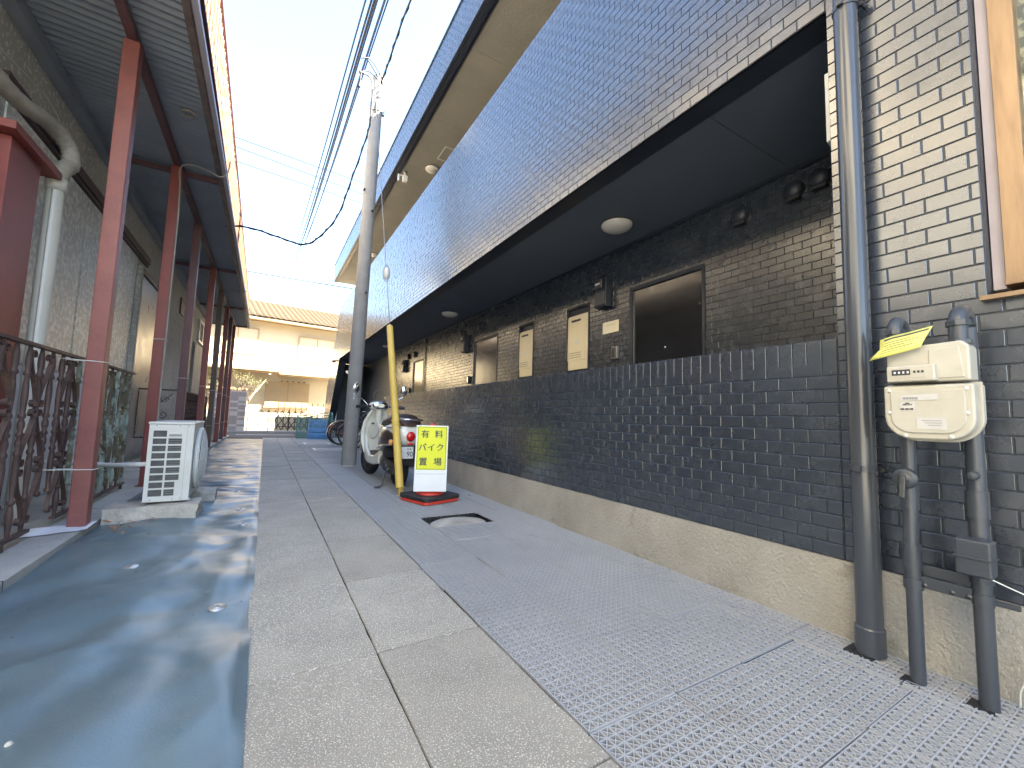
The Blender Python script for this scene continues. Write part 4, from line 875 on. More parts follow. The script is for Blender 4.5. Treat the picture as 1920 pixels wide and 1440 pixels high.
# ---- air conditioner
def ac_unit(loc, lab, rz=0):
    t = thing('air_conditioner', lab, 'air conditioner', loc, rz, 'outdoor air conditioner units')
    m = bx(-.15, .145, .018, .76, .02, .655); body = m.build('body', 'ac', t, bevel=.012, seg=3)
    bx(-.14, .10, .012, .0175, .04, .62).build('coil', 'coil', body)
    m = MB(); m.box(-.146, -.118, 0, .014, .02, .64); m.box(.070, .146, 0, .014, .02, .64)
    m.box(-.118, .070, 0, .014, .02, .062); m.box(-.118, .070, 0, .014, .592, .64)
    for k in range(1, 9): zz = .062 + k * .0590; m.box(-.118, .070, .001, .013, zz - .0065, zz + .0065)
    m.box(-.032, -.020, .002, .012, .062, .592); m.box(.046, .070, .002, .012, .062, .180); m.box(-.020, .070, .002, .012, .534, .592)
    m.build('grille', 'ac', body)
    for k in range(9):
        for q in range(2):
            zz = .078 + k * .059 + q * .018
            if k < 8: bx(-.018, .068, .006, .008, zz, zz + .002).build('fin_wire', 'greyink', body) 
    bx(-.015, .066, -.012, .006, .560, .575).build('handle', 'ac', body, bevel=.003)
    bx(-.015, .066, -.004, .006, .545, .559).build('handle_gap', 'greyink', body)
    bx(.0995, .1015, -.0008, .001, .02, .64).build('panel_seam', 'greyink', body)
    bx(-.155, .150, -.004, .765, .642, .662).build('top_cover', 'ac', t, bevel=.006)
    for xx, zz in ((-.10, .632), (.05, .632), (.11, .632), (-.10, .035), (.04, .035), (.09, .04)): MB().lathe([(0, -.003), (.004, -.003), (.005, 0)], 8, (xx, 0, zz), 'Y').build('screw', 'greyink', body)
    # bulged fan guard on the long side
    m = MB()
    for k in range(1, 9):
        r = .03 + k * .029; m.tube(arc((.145 + .075 * (1 - (r / .30) ** 2) ** .5, .36, .335), r, 0, 2 * math.pi, 26, (0, 1, 0), (0, 0, 1))[:-1], .003, 5, closed=True)
    for k in range(20):
        a = 2 * math.pi * k / 20; m.tube([(.145 + .075 * (1 - (r / .30) ** 2) ** .5, .36 + r * math.cos(a), .335 + r * math.sin(a)) for r in (.03, .08, .13, .18, .22, .262)], .003, 5)
    m.build('fan_guard', 'ac', t)
    MB().lathe([(.0, .148), (.27, .148), (.275, .175), (.26, .18), (.25, .15)], 28, (0, .36, .335), 'X').build('fan_shroud', 'ac', t)
    m = MB()
    for k in range(3):
        a = k * 2.094; m.add([(.152, .36 + .04 * math.cos(a), .335 + .04 * math.sin(a)), (.160, .36 + .23 * math.cos(a - .3), .335 + .23 * math.sin(a - .3)), (.152, .36 + .23 * math.cos(a + .5), .335 + .23 * math.sin(a + .5)), (.150, .36 + .04 * math.cos(a + 1), .335 + .04 * math.sin(a + 1))], [(0, 1, 2, 3)])
    m.build('fan', 'greyink', t)
    for yy in (.10, .62): bx(-.15, .15, yy, yy + .05, 0, .02).build('foot', 'ac', t)
    return t
A1 = ac_unit((-.645, 4.40, .13), 'large ivory air conditioner unit standing on broken concrete blocks beside the vinyl sheet', R_(1))
A2 = ac_unit((-1.30, 14.2, .05), 'small distant air conditioner unit seen between the far posts', 0)
tag(MB().tube(smooth_path([(-.79, 4.55, .44), (-.9, 4.6, .43), (-1.1, 4.85, .405), (-1.4, 5.2, .39), (-1.75, 5.5, .38)], 6), .020, 10).build('refrigerant_hose', 'white'), 'white wrapped hose from the near air conditioner towards the wall', 'hose')
def rough_block(name, x0, x1, y0, y1, z1, lab, seed):
    r = random.Random(seed); nx_, ny_ = 10, 8; v = []; f = []
    def P(u, v_, w_):
        x = x0 + (x1 - x0) * u; y = y0 + (y1 - y0) * v_; z = z1 * w_
        q = Vector((x * 7, y * 7, z * 9 + seed)); j = NZ.noise(q) * .018 + NZ.noise(q * 3) * .006
        return (x + j * (1 if u > .5 else -1), y + NZ.noise(q + Vector((5, 5, 5))) * .02, z + (NZ.noise(q + Vector((9, 1, 3))) * .012 if w_ > 0 else 0))
    m = MB()
    N_ = 12
    for face in range(5):
        vs = []
        for a in range(N_ + 1):
            for b in range(N_ + 1):
                s_, t_ = a / N_, b / N_
                vs.append(P(*((s_, t_, 1), (s_, 0, t_), (s_, 1, t_), (0, s_, t_), (1, s_, t_))[face]))
        m.add(vs, [(a * (N_ + 1) + b, (a + 1) * (N_ + 1) + b, (a + 1) * (N_ + 1) + b + 1, a * (N_ + 1) + b + 1) for a in range(N_) for b in range(N_)], False)
    return tag(m.build(name, 'concb'), lab, 'concrete block')
rough_block('concrete_block', -1.0, -.42, 4.31, 4.64, .128, 'rough broken concrete block under the near end of the air conditioner', 3)
rough_block('concrete_block', -.83, -.36, 4.98, 5.18, .128, 'rounded concrete block under the far end of the air conditioner', 8)

# ================================================================ THINGS IN THE ALLEY
# utility pole
t = thing('utility_pole', 'grey concrete utility pole standing in the grating beside the scooter', 'utility pole', (1.33, 7.83, 0))
t.rotation_euler = (0, R_(.85), 0)
MB().lathe([(.126, -.03), (.108, 7.32), (.10, 7.36), (0, 7.37)], 28).build('pole', 'cpole', t)
MB().lathe([(.128, .0), (.135, .0), (.135, .012), (.128, .014)], 28).build('base_tie', 'tie', t)
for z in (6.62, 6.75): MB().lathe([(.11, z), (.118, z), (.118, z + .045), (.11, z + .045)], 24).build('band', 'steel', t)
for z, x, y in ((6.68, -.10, -.09), (6.68, .12, -.02), (6.68, .0, -.12)): 
    m = bx(x - .03, x + .03, y - .03, y + .03, z - .07, z + .07); m.build('clamp', 'steel', t, bevel=.008)
for z, x in ((3.1, .045), (4.65, .05), (5.0, -.12)): m = MB(); m.lathe([(0, -.165), (.02, -.16), (.02, -.09), (0, -.09)], 8, (x, 0, z), 'Y'); m.build('step_bolt', 'engine', t)
m = MB(); m.tube(smooth_path([(-.08, -.09, 6.6), (-.105, -.06, 7.0), (-.10, -.05, 7.12), (-.18, -.1, 7.22), (-.30, -.14, 7.20)], 6), .022, 8); m.build('cable_sleeve', 'cablegrey', t)
m = MB(); m.tube([(-.30, -.14, 7.21), (-.36, -.16, 7.17)], .028, 8); m.tube([(-.34, -.16, 7.0), (-.36, -.17, 6.88)], .028, 8); m.tube(smooth_path([(-.34, -.16, 6.98), (-.33, -.16, 7.18), (-.2, -.12, 7.3), (-.02, -.1, 7.24)], 6), .012, 6)
m.tube(smooth_path([(-.36, -.2, 7.42), (-.26, -.15, 7.5), (-.1, -.1, 7.38), (.06, -.1, 7.18)], 6), .013, 6); m.tube(smooth_path([(-.32, -.2, 7.45), (-.2, -.15, 7.52), (.0, -.11, 7.36), (.08, -.1, 7.16)], 6), .010, 6); m.build('splice', 'cable', t)
m = MB(); m.lathe([(0, -.16), (.03, -.15), (.04, -.12), (.03, -.10)], 10, (.04, 0, 7.02), 'Y'); m.lathe([(0, -.15), (.03, -.14), (.035, -.11)], 10, (.03, 0, 6.92), 'Y'); m.build('insulator', 'white', t)
for k, (dz, hh) in enumerate(((0, .022), (.028, .016), (.05, .012), (.068, .018), (.092, .014), (.112, .022))):
    m = bx(-.030 + (k % 2) * .004, -.006, -.1245, -.1235, 1.17 + dz, 1.17 + dz + hh * .8); m.build('pole_mark', 'white', t)
bx(.0, .018, -.1248, -.1235, 1.46, 1.475).build('pole_mark', 'syellow', t)
# guy wire with yellow guard
GB = Vector((1.38, 4.74, 0)); GT = Vector((1.405, 7.72, 6.70)); gd = GT - GB
t = thing('guy_wire', 'slanting guy wire with a faded yellow plastic guard tied down beside the sign', 'guy wire', tuple(GB))
def gp_(k): return gd * k
MB().tube([gp_(.02), gp_(.43)], .006, 6).build('lower_wire', 'steel', t); MB().tube([gp_(.455), gp_(1.0)], .006, 6).build('upper_wire', 'steel', t)
a, b = gp_(.012), gp_(.316); MB().tube([a, a.lerp(b, .995), b], [.046, .042, .036], 20).build('guard', 'yellowp', t)
for k in (.10, .17, .245): 
    p = gp_(k); m = MB(); m.lathe([(0, -.048), (.005, -.047), (.005, -.03)], 8, tuple(p), 'Y'); m.build('rivet', 'black', t)
c = gp_(.443); MB().lathe([(0, -.09), (.018, -.085), (.034, -.05), (.040, 0), (.034, .05), (.018, .085), (0, .09)], 16, tuple(c)).build('insulator', 'white', t)
MB().tube([c + Vector((.045 * math.sin(q), 0, .12 * math.cos(q))) for q in [i / 12 * 2 * math.pi for i in range(12)]], .006, 6, closed=True).build('wire_loop', 'steel', t)
m = MB(); m.tube([gp_(.118) + Vector((.05 * math.cos(q), .05 * math.sin(q), .012 * math.sin(q * 3))) for q in [i / 14 * 2 * math.pi for i in range(14)]], .006, 6, closed=True); m.tube([gp_(.125) + Vector((.049 * math.cos(q), .049 * math.sin(q), -.012 * math.sin(q * 2))) for q in [i / 14 * 2 * math.pi for i in range(14)]], .005, 6, closed=True); m.build('rope', 'yellowp', t)
m = MB(); m.lathe([(.028, 0), (.028, .09), (.04, .1)], 12, (0, .0, 0)); m.build('anchor', 'yellowp', t); bx(-.06, .07, -.06, -.048, .012, .016).build('tape', 'paper', t)
# cables overhead
def cable(pts, r, m_, lab, n=8, grp='overhead cables'):
    o = MB().tube(smooth_path(pts, n), r, 6).build('overhead_cable', m_); tag(o, lab, 'cable', grp); return o
cabs = [((1.146, 8.03, 9.0), (.889, 32, 12.0), 'leftmost of the parallel overhead cables above the alley', .014, 'cableb'), ((1.245, 7.97, 9.0), (1.043, 32, 11.6), 'second from left of the parallel overhead cables', .016, 'cable'),
        ((1.298, 7.94, 9.0), (1.141, 32, 11.6), 'third from left of the parallel overhead cables', .018, 'cable'), ((1.343, 7.91, 9.0), (1.308, 32, 12.3), 'fourth from left of the parallel overhead cables', .014, 'cableb'),
        ((1.468, 7.83, 9.0), (1.411, 32, 12.0), 'fifth from left of the parallel overhead cables', .018, 'cableb'), ((1.522, 7.79, 9.0), (1.569, 32, 12.9), 'rightmost of the parallel overhead cables, nearest the pole top', .012, 'cable')]
for a, b, lab, r, m_ in cabs:
    a = Vector(a); b = Vector(b); d = b - a; p0 = a - d * .45; mid = a.lerp(b, .5) - Vector((0, 0, .35))
    cable([p0, a, a.lerp(b, .25) - Vector((0, 0, .26)), mid, a.lerp(b, .75) - Vector((0, 0, .26)), b], r * 1.35, m_, lab)
for a, b, r, lab in (((-5, 20, 12.4), (9, 20, 11.6), .017, 'thin cable crossing the sky left to right, uppermost one'), ((-5, 20, 12.1), (9, 20, 10.9), .017, 'thin cable crossing the sky, second from the top'),
                     ((-5, 20, 11.4), (9, 20, 10.6), .017, 'thin cable crossing the sky, third from the top'), ((-6, 20, 6.66), (9, 20, 6.82), .024, 'dark cable crossing low just above the opposite roof')):
    cable([a, ((a[0] + b[0]) / 2, 20, (a[2] + b[2]) / 2 - .08), b], r, 'cable', lab)
# twisted service cable: across from the left, up to the pole, then off to the right roof
sp = smooth_path([(-3.0, 9.5, 4.6), (-1.2, 8.2, 3.92), (-.45, 7.65, 3.80), (.0, 7.62, 3.74), (.36, 7.6, 3.70), (.60, 7.6, 3.90), (.86, 7.6, 4.35), (1.04, 7.6, 5.05), (1.25, 7.62, 5.95), (1.31, 7.66, 6.4), (1.33, 7.70, 6.95)], 10)
m = MB(); m.tube(sp, .014, 6); m.tube([p + Vector((.016 * math.cos(i * 1.1), 0, .016 * math.sin(i * 1.1))) for i, p in enumerate(sp)], .009, 6)
tag(m.build('service_cable', 'cable'), 'thick twisted cable sagging from the left balcony up to the utility pole', 'cable')
sp = smooth_path([(1.46, 7.70, 7.15), (1.50, 7.3, 7.30), (1.52, 6.5, 7.44), (1.52, 5.5, 7.35), (1.5, 4, 7.6), (1.5, 1, 8.4)], 10)
m = MB(); m.tube(sp, .016, 6); m.tube([p + Vector((.018 * math.cos(i * 1.1), 0, .018 * math.sin(i * 1.1))) for i, p in enumerate(sp)], .010, 6)
tag(m.build('service_cable', 'cable'), 'thick twisted cable rising from the pole top out of the frame', 'cable')
# sign cone
t = thing('sign_cone', 'yellow and white parking sign board mounted on a red cone with a black weight', 'sign', (1.61, 4.42, -.002), R_(-21))
def sq(m, h, z0, z1, r=.05, n=5):
    P = []
    for cx, cy, a0 in ((h - r, h - r, 0), (-h + r, h - r, 90), (-h + r, -h + r, 180), (h - r, -h + r, 270)):
        P += [(cx + r * math.cos(R_(a0 + 90 * i / n)), cy + r * math.sin(R_(a0 + 90 * i / n))) for i in range(n + 1)]
    m.prism(P, (0, 0, z0), (1, 0, 0), (0, 1, 0), (0, 0, 1), z1 - z0); return m
o = sq(MB(), .232, .0, .030).build('cone_base', 'cone', t, bevel=.006); o.rotation_euler = (0, 0, R_(40))
o = sq(MB(), .242, .034, .072).build('rubber_weight', 'black', t, bevel=.008); o.rotation_euler = (R_(.6), 0, R_(40))
MB().lathe([(.145, .0725), (.14, .09), (.13, .095), (.125, .10), (.03, .80), (.028, .82), (.02, .828), (0, .83)], 26).build('cone', 'cone', t)
BX = -.165
bd = bx(-.17, .17, -.178, -.166, .105, .800); bo = bd.build('board', 'swhite', t, bevel=.003); bo.rotation_euler = (R_(-3.5), 0, 0); bo.location = (0, .01, .0)
yb = bx(-.158, .158, -.1805, -.1785, .330, .788).build('yellow_panel', 'syellow', bo)
m = MB()
for (a0, a1, b0, b1) in ((-.150, .150, .778, .782), (-.150, .150, .336, .340), (-.150, -.146, .340, .778), (.146, .150, .340, .778)): m.box(a0, a1, -.1820, -.1806, b0, b1)
m.build('border_line', 'sblack', bo)
bx(-.15, .15, -.1800, -.1785, .286, .289).build('crease', 'greyink', bo)
def ch(s, x, z, size=.088):
    me = text_mesh(s, size, 'lettering'); me.materials.append(M['sblack']); 
    o = place('lettering', me, bo, (x, -.1822, z), (R_(90), 0, 0)); 
    me2 = me
    return o
for s, x, z in (('有', -.075, .700), ('料', .070, .700), ('バ', -.098, .560), ('イ', -.005, .560), ('ク', .088, .560), ('置', -.085, .410), ('場', .068, .410)):
    o = ch(s, x, z); o.scale = (.98, 1, 1)
    o2 = place('lettering', o.data, bo, (x + .0022, -.1824, z + .001), (R_(90), 0, 0)); o3 = place('lettering', o.data, bo, (x - .0018, -.1826, z - .001), (R_(90), 0, 0))
# ---------------- motor scooter
def loft(mb, secs, n=18, cap=True):
    rings = []
    for (y, x, z, hw, hh, p) in secs:
        rings.append([(x + hw * (abs(math.cos(a)) ** (2 / p)) * (1 if math.cos(a) >= 0 else -1), y, z + hh * (abs(math.sin(a)) ** (2 / p)) * (1 if math.sin(a) >= 0 else -1)) for a in [2 * math.pi * i / n for i in range(n)]])
    k = len(rings); vs = [v for r in rings for v in r]
    mb.add(vs, [(i * n + j, i * n + (j + 1) % n, (i + 1) * n + (j + 1) % n, (i + 1) * n + j) for i in range(k - 1) for j in range(n)], True)
    if cap: mb.add(rings[0], [tuple(range(n))]); mb.add(rings[-1], [tuple(range(n))[::-1]])
    return mb
S = thing('motor_scooter', 'cream retro motor scooter with brown seat and red tail lamp parked behind the yellow guard', 'motor scooter', (1.50, 6.03, .0), R_(4))
S.scale = (1.05, 1.02, 1.15)
def wheel(y, r, wd, par, name='wheel'):
    t_ = MB().lathe([(r - .055, -wd * .5), (r - .02, -wd * .52), (r - .004, -wd * .3), (r, 0), (r - .004, wd * .3), (r - .02, wd * .52), (r - .055, wd * .5)], 28, (0, y, r), 'X')
    w__ = t_.build(name, 'black', par)
    MB().lathe([(.02, -wd * .4), (.05, -wd * .45), (r - .055, -wd * .35), (r - .05, -wd * .5)], 24, (0, y, r), 'X').build('rim', 'engine', w__)
    MB().lathe([(.02, wd * .4), (.05, wd * .45), (r - .055, wd * .35), (r - .05, wd * .5)], 24, (0, y, r), 'X').build('rim', 'engine', w__)
wheel(-.60, .215, .10, S); 
fwm = MB().lathe([(.215 - .055, -.045), (.195, -.047), (.211, -.027), (.215, 0), (.211, .027), (.195, .047), (.16, .045)], 28, (0, 0, 0), 'X').build('front_wheel', 'black', S); fwm.location = (-.01, .62, .215); fwm.rotation_euler = (0, 0, R_(14))
MB().lathe([(.02, -.04), (.05, -.045), (.16, -.03), (.165, -.045), (.165, .045), (.16, .03), (.05, .045), (.02, .04)], 24, axis='X').build('rim', 'engine', fwm)
loft(MB(), [(-.95, 0, .58, .05, .04, 2.2), (-.93, 0, .58, .12, .10, 2.3), (-.85, 0, .585, .165, .14, 2.4), (-.65, 0, .585, .185, .14, 2.5), (-.45, 0, .57, .18, .13, 2.6), (-.25, 0, .55, .165, .14, 2.8), (-.12, 0, .50, .14, .16, 3), (-.06, 0, .46, .11, .14, 3)]).build('rear_body', 'scream', S)
for sx in (-1, 1):
    m = MB(); loft(m, [(-.80, sx * .165, .545, .018, .05, 2), (-.66, sx * .185, .545, .020, .085, 2.2), (-.48, sx * .188, .53, .018, .09, 2.4), (-.32, sx * .172, .50, .016, .06, 2.2), (-.24, sx * .16, .47, .01, .02, 2)], 14); sp_ = m.build('side_panel', 'sbrown', S)
    m = MB(); m.tube(smooth_path([(sx * .19, -.84, .475), (sx * .207, -.62, .455), (sx * .205, -.42, .435), (sx * .18, -.25, .40)], 5), .009, 7); m.build('chrome_trim', 'chrome', S)
    m = MB(); m.tube(smooth_path([(sx * .12, -.90, .66), (sx * .172, -.78, .655), (sx * .188, -.55, .66), (sx * .175, -.30, .66)], 5), .007, 6); m.build('chrome_trim', 'chrome', S)
loft(MB(), [(-.95, 0, .69, .07, .02, 2), (-.91, 0, .705, .135, .04, 2.3), (-.72, 0, .745, .165, .060, 2.5), (-.48, 0, .725, .155, .05, 2.8), (-.28, 0, .705, .14, .045, 2.6), (-.14, 0, .675, .11, .035, 2.3), (-.08, 0, .65, .06, .02, 2)]).build('seat', 'sseat', S)
m = MB(); m.tube(smooth_path([(-.15, -.72, .72), (-.165, -.86, .74), (-.08, -.98, .745), (.08, -.98, .745), (.165, -.86, .74), (.15, -.72, .72)], 6), .010, 8); m.build('grab_rail', 'chrome', S)
# leg shield and front
m = MB(); rows = []
for zz, yy, hw, cv in ((.24, .20, .15, .02), (.32, .33, .19, .04), (.45, .41, .215, .06), (.58, .43, .215, .07), (.70, .42, .185, .07), (.80, .40, .13, .06), (.88, .38, .07, .04)):
    rows.append([(hw * (2 * i / 12 - 1), yy + cv * (1 - (2 * i / 12 - 1) ** 2), zz) for i in range(13)])
vs = [p for r in rows for p in r]; k = len(rows)
m.add(vs, [(a * 13 + b, a * 13 + b + 1, (a + 1) * 13 + b + 1, (a + 1) * 13 + b) for a in range(k - 1) for b in range(12)], True)
ls = m.build('leg_shield', 'scream', S); so_ = ls.modifiers.new('s', 'SOLIDIFY'); so_.thickness = .035; so_.offset = 0
ls.modifiers.new('b', 'BEVEL').width = .01
loft(MB(), [(.30, 0, .44, .13, .20, 2.6), (.36, 0, .47, .16, .25, 2.6), (.42, 0, .49, .17, .28, 2.4), (.48, 0, .49, .15, .27, 2.2), (.53, 0, .48, .10, .18, 2.0)]).build('front_column', 'scream', S)
m = MB(); loft(m, [(.300, -.085, .60, .060, .105, 2), (.286, -.085, .60, .070, .120, 2), (.280, -.085, .60, .060, .108, 2)], 20); gv = m.build('glove_box', 'sgrey', S)
m = MB(); loft(m, [(.300, .085, .60, .060, .105, 2), (.286, .085, .60, .070, .120, 2), (.280, .085, .60, .060, .108, 2)], 20); m.build('glove_box', 'sgrey', S)
bx(-.12, -.08, .268, .28, .665, .685).build('latch', 'engine', gv, bevel=.004)
loft(MB(), [(-.20, 0, .27, .15, .045, 4), (.0, 0, .25, .165, .03, 4), (.20, 0, .26, .165, .03, 4), (.32, 0, .30, .15, .05, 3.5)]).build('floorboard', 'sbrown', S)
for sx in (-1, 1): 
    m = MB(); loft(m, [(-.30, sx * .15, .30, .03, .075, 2.6), (-.1, sx * .158, .25, .03, .055, 3), (.12, sx * .163, .245, .03, .05, 3), (.28, sx * .16, .30, .03, .09, 2.6), (.36, sx * .16, .42, .02, .12, 2.4)], 14); m.build('side_sill', 'scream', S)
m = MB(); 
for sgn in (1,):
    a0 = [(0, math.pi * (.12 + .76 * i / 14)) for i in range(15)]; vs = []
    for _, a in a0:
        for j in range(7):
            q = (j / 6 - .5) * 2; rr = .245 - .03 * q * q; vs.append((q * .075, math.cos(a) * rr, math.sin(a) * rr))
    m.add(vs, [(i * 7 + j, i * 7 + j + 1, (i + 1) * 7 + j + 1, (i + 1) * 7 + j) for i in range(14) for j in range(6)], True)
ff = m.build('front_fender', 'scream', S); ff.location = (-.01, .62, .225); ff.rotation_euler = (0, 0, R_(14)); ff.modifiers.new('s', 'SOLIDIFY').thickness = .006
for sx in (-1, 1): MB().tube([(sx * .055 - .005, .62 + sx * .012, .21), (sx * .05, .50, .50)], .018, 8).build('fork', 'engine', S)
# handlebar unit
loft(MB(), [(.28, 0, .90, .05, .03, 2), (.31, 0, .90, .12, .05, 2.2), (.36, 0, .90, .15, .062, 2.3), (.42, 0, .90, .13, .06, 2.2), (.47, 0, .90, .06, .04, 2)]).build('handlebar_cover', 'scream', S)
loft(MB(), [(.275, 0, .905, .05, .025, 2), (.285, 0, .905, .105, .045, 2.3), (.30, 0, .905, .115, .05, 2.3)]).build('meter_bezel', 'chrome', S)
MB().tube([(0, .38, .60), (0, .36, .88)], .045, 12).build('steering_stem', 'scream', S)
for sx in (-1, 1):
    MB().tube([(sx * .10, .34, .895), (sx * .20, .31, .895), (sx * .23, .30, .892)], .013, 8).build('handlebar', 'engine', S)
    MB().tube([(sx * .22, .303, .893), (sx * .34, .25, .882)], .020, 10).build('grip', 'black', S)
    MB().tube([(sx * .19, .36, .90), (sx * .27, .35, .895), (sx * .34, .30, .888)], .006, 6).build('brake_lever', 'steel', S)
    mi = MB().tube(smooth_path([(sx * .17, .33, .91), (sx * .24, .35, .98), (sx * .33, .34, 1.03), (sx * .335, .33, 1.07)], 5), .006, 6).build('mirror_stalk', 'chrome', S)
    m = MB(); m.lathe([(0, -.010), (.05, -.008), (.058, 0), (.05, .012), (0, .018)], 20, axis='Y'); mh = m.build('mirror', 'chrome', mi); mh.location = (sx * .34, .33, 1.115); mh.scale = (.85, 1, 1.15); mh.rotation_euler = (R_(8), 0, R_(-12 * sx))
    MB().lathe([(0, -.030), (.026, -.024), (.034, 0), (.028, .018), (0, .025)], 14, (sx * .205, -.87, .50), 'Y').build('turn_signal', 'lamber', S)
    MB().tube([(sx * .11, -.82, .52), (sx * .18, -.85, .50)], .012, 8).build('signal_stem', 'chrome', S)
MB().lathe([(0, -.05), (.035, -.045), (.052, -.028), (.060, 0)], 20, (0, -.925, .565), 'Y').build('tail_lamp', 'lred', S)
MB().lathe([(.060, -.004), (.072, -.01), (.078, .02), (.06, .03)], 20, (0, -.915, .565), 'Y').build('lamp_bezel', 'chrome', S)
bx(-.03, .03, -.955, -.93, .475, .495).build('reflector', 'lred', S)
m = MB(); m.prism([(-.075, .25), (.075, .25), (.085, .46), (-.085, .46)], (0, -.90, 0), (1, 0, 0), (0, 0, 1), (0, 1, 0), .02); mg = m.build('rear_mudguard', 'black', S)
pl = bx(-.145, .045, -.935, -.930, .33, .455).build('number_plate', 'plate', S, bevel=.003)
tm = text_mesh('90', .078, 'plate_digits'); tm.materials.append(M['pgreen']); place('plate_digits', tm, pl, (.000, -.9365, .375), (R_(90), 0, 0))
bx(-.03, -.015, -.9362, -.935, .425, .437).build('plate_mark', 'pgreen', pl); bx(.0, .015, -.9362, -.935, .425, .437).build('plate_mark', 'pgreen', pl)
bx(-.135, -.095, -.9362, -.935, .36, .42).build('plate_mark', 'cone', pl)
# engine on the left side
m = MB(); loft(m, [(-.68, -.10, .20, .035, .06, 2.4), (-.58, -.105, .215, .05, .085, 2.4), (-.40, -.105, .235, .055, .08, 2.6), (-.22, -.10, .27, .05, .07, 2.6), (-.16, -.10, .28, .03, .05, 2.4)], 14); en = m.build('engine', 'engine', S)
m = MB(); loft(m, [(-.72, -.10, .36, .03, .04, 2.4), (-.62, -.105, .375, .055, .065, 2.6), (-.44, -.105, .375, .055, .065, 2.6), (-.36, -.10, .37, .03, .04, 2.4)], 14); m.build('air_box', 'black', S)
MB().lathe([(0, -.03), (.03, -.028), (.05, -.02), (.058, 0)], 14, (-.155, -.54, .225), 'X').build('fan_cover', 'engine', en)
MB().tube(smooth_path([(-.16, -.62, .18), (-.19, -.72, .20), (-.20, -.80, .22)], 5), .008, 7).build('kick_lever', 'steel', S)
for k in range(7): MB().lathe([(.018, -.006), (.022, 0), (.018, .006)], 12, (-.06, -.74, .28 + k * .022)).build('spring_coil', 'steel', S)
MB().tube([(.10, -.30, .24), (.13, -.55, .25), (.14, -.92, .29)], [.03, .055, .05], 14).build('muffler', 'engine', S)
MB().tube(smooth_path([(-.10, -.42, .15), (-.16, -.50, .06), (-.21, -.60, .018), (-.27, -.64, .012)], 4), .011, 7).build('stand', 'steel', S)
bx(-.30, -.245, -.665, -.62, .0, .016).build('stand_foot', 'engine', S)
MB().tube([(.09, -.42, .15), (.11, -.50, .01)], .011, 7).build('stand', 'steel', S)
m = MB()
for k in range(4): m.tube([(-.12 + k * .02, .46, .93 + .02 * k), (.14 - k * .01, .50, .99 - .01 * k)], .004, 5)
m.tube(arc((.05, .52, 1.02), .10, 0, 2 * math.pi, 14, (1, 0, 0), (0, .3, 1))[:-1], .004, 5, closed=True); m.build('front_carrier', 'steel', S)
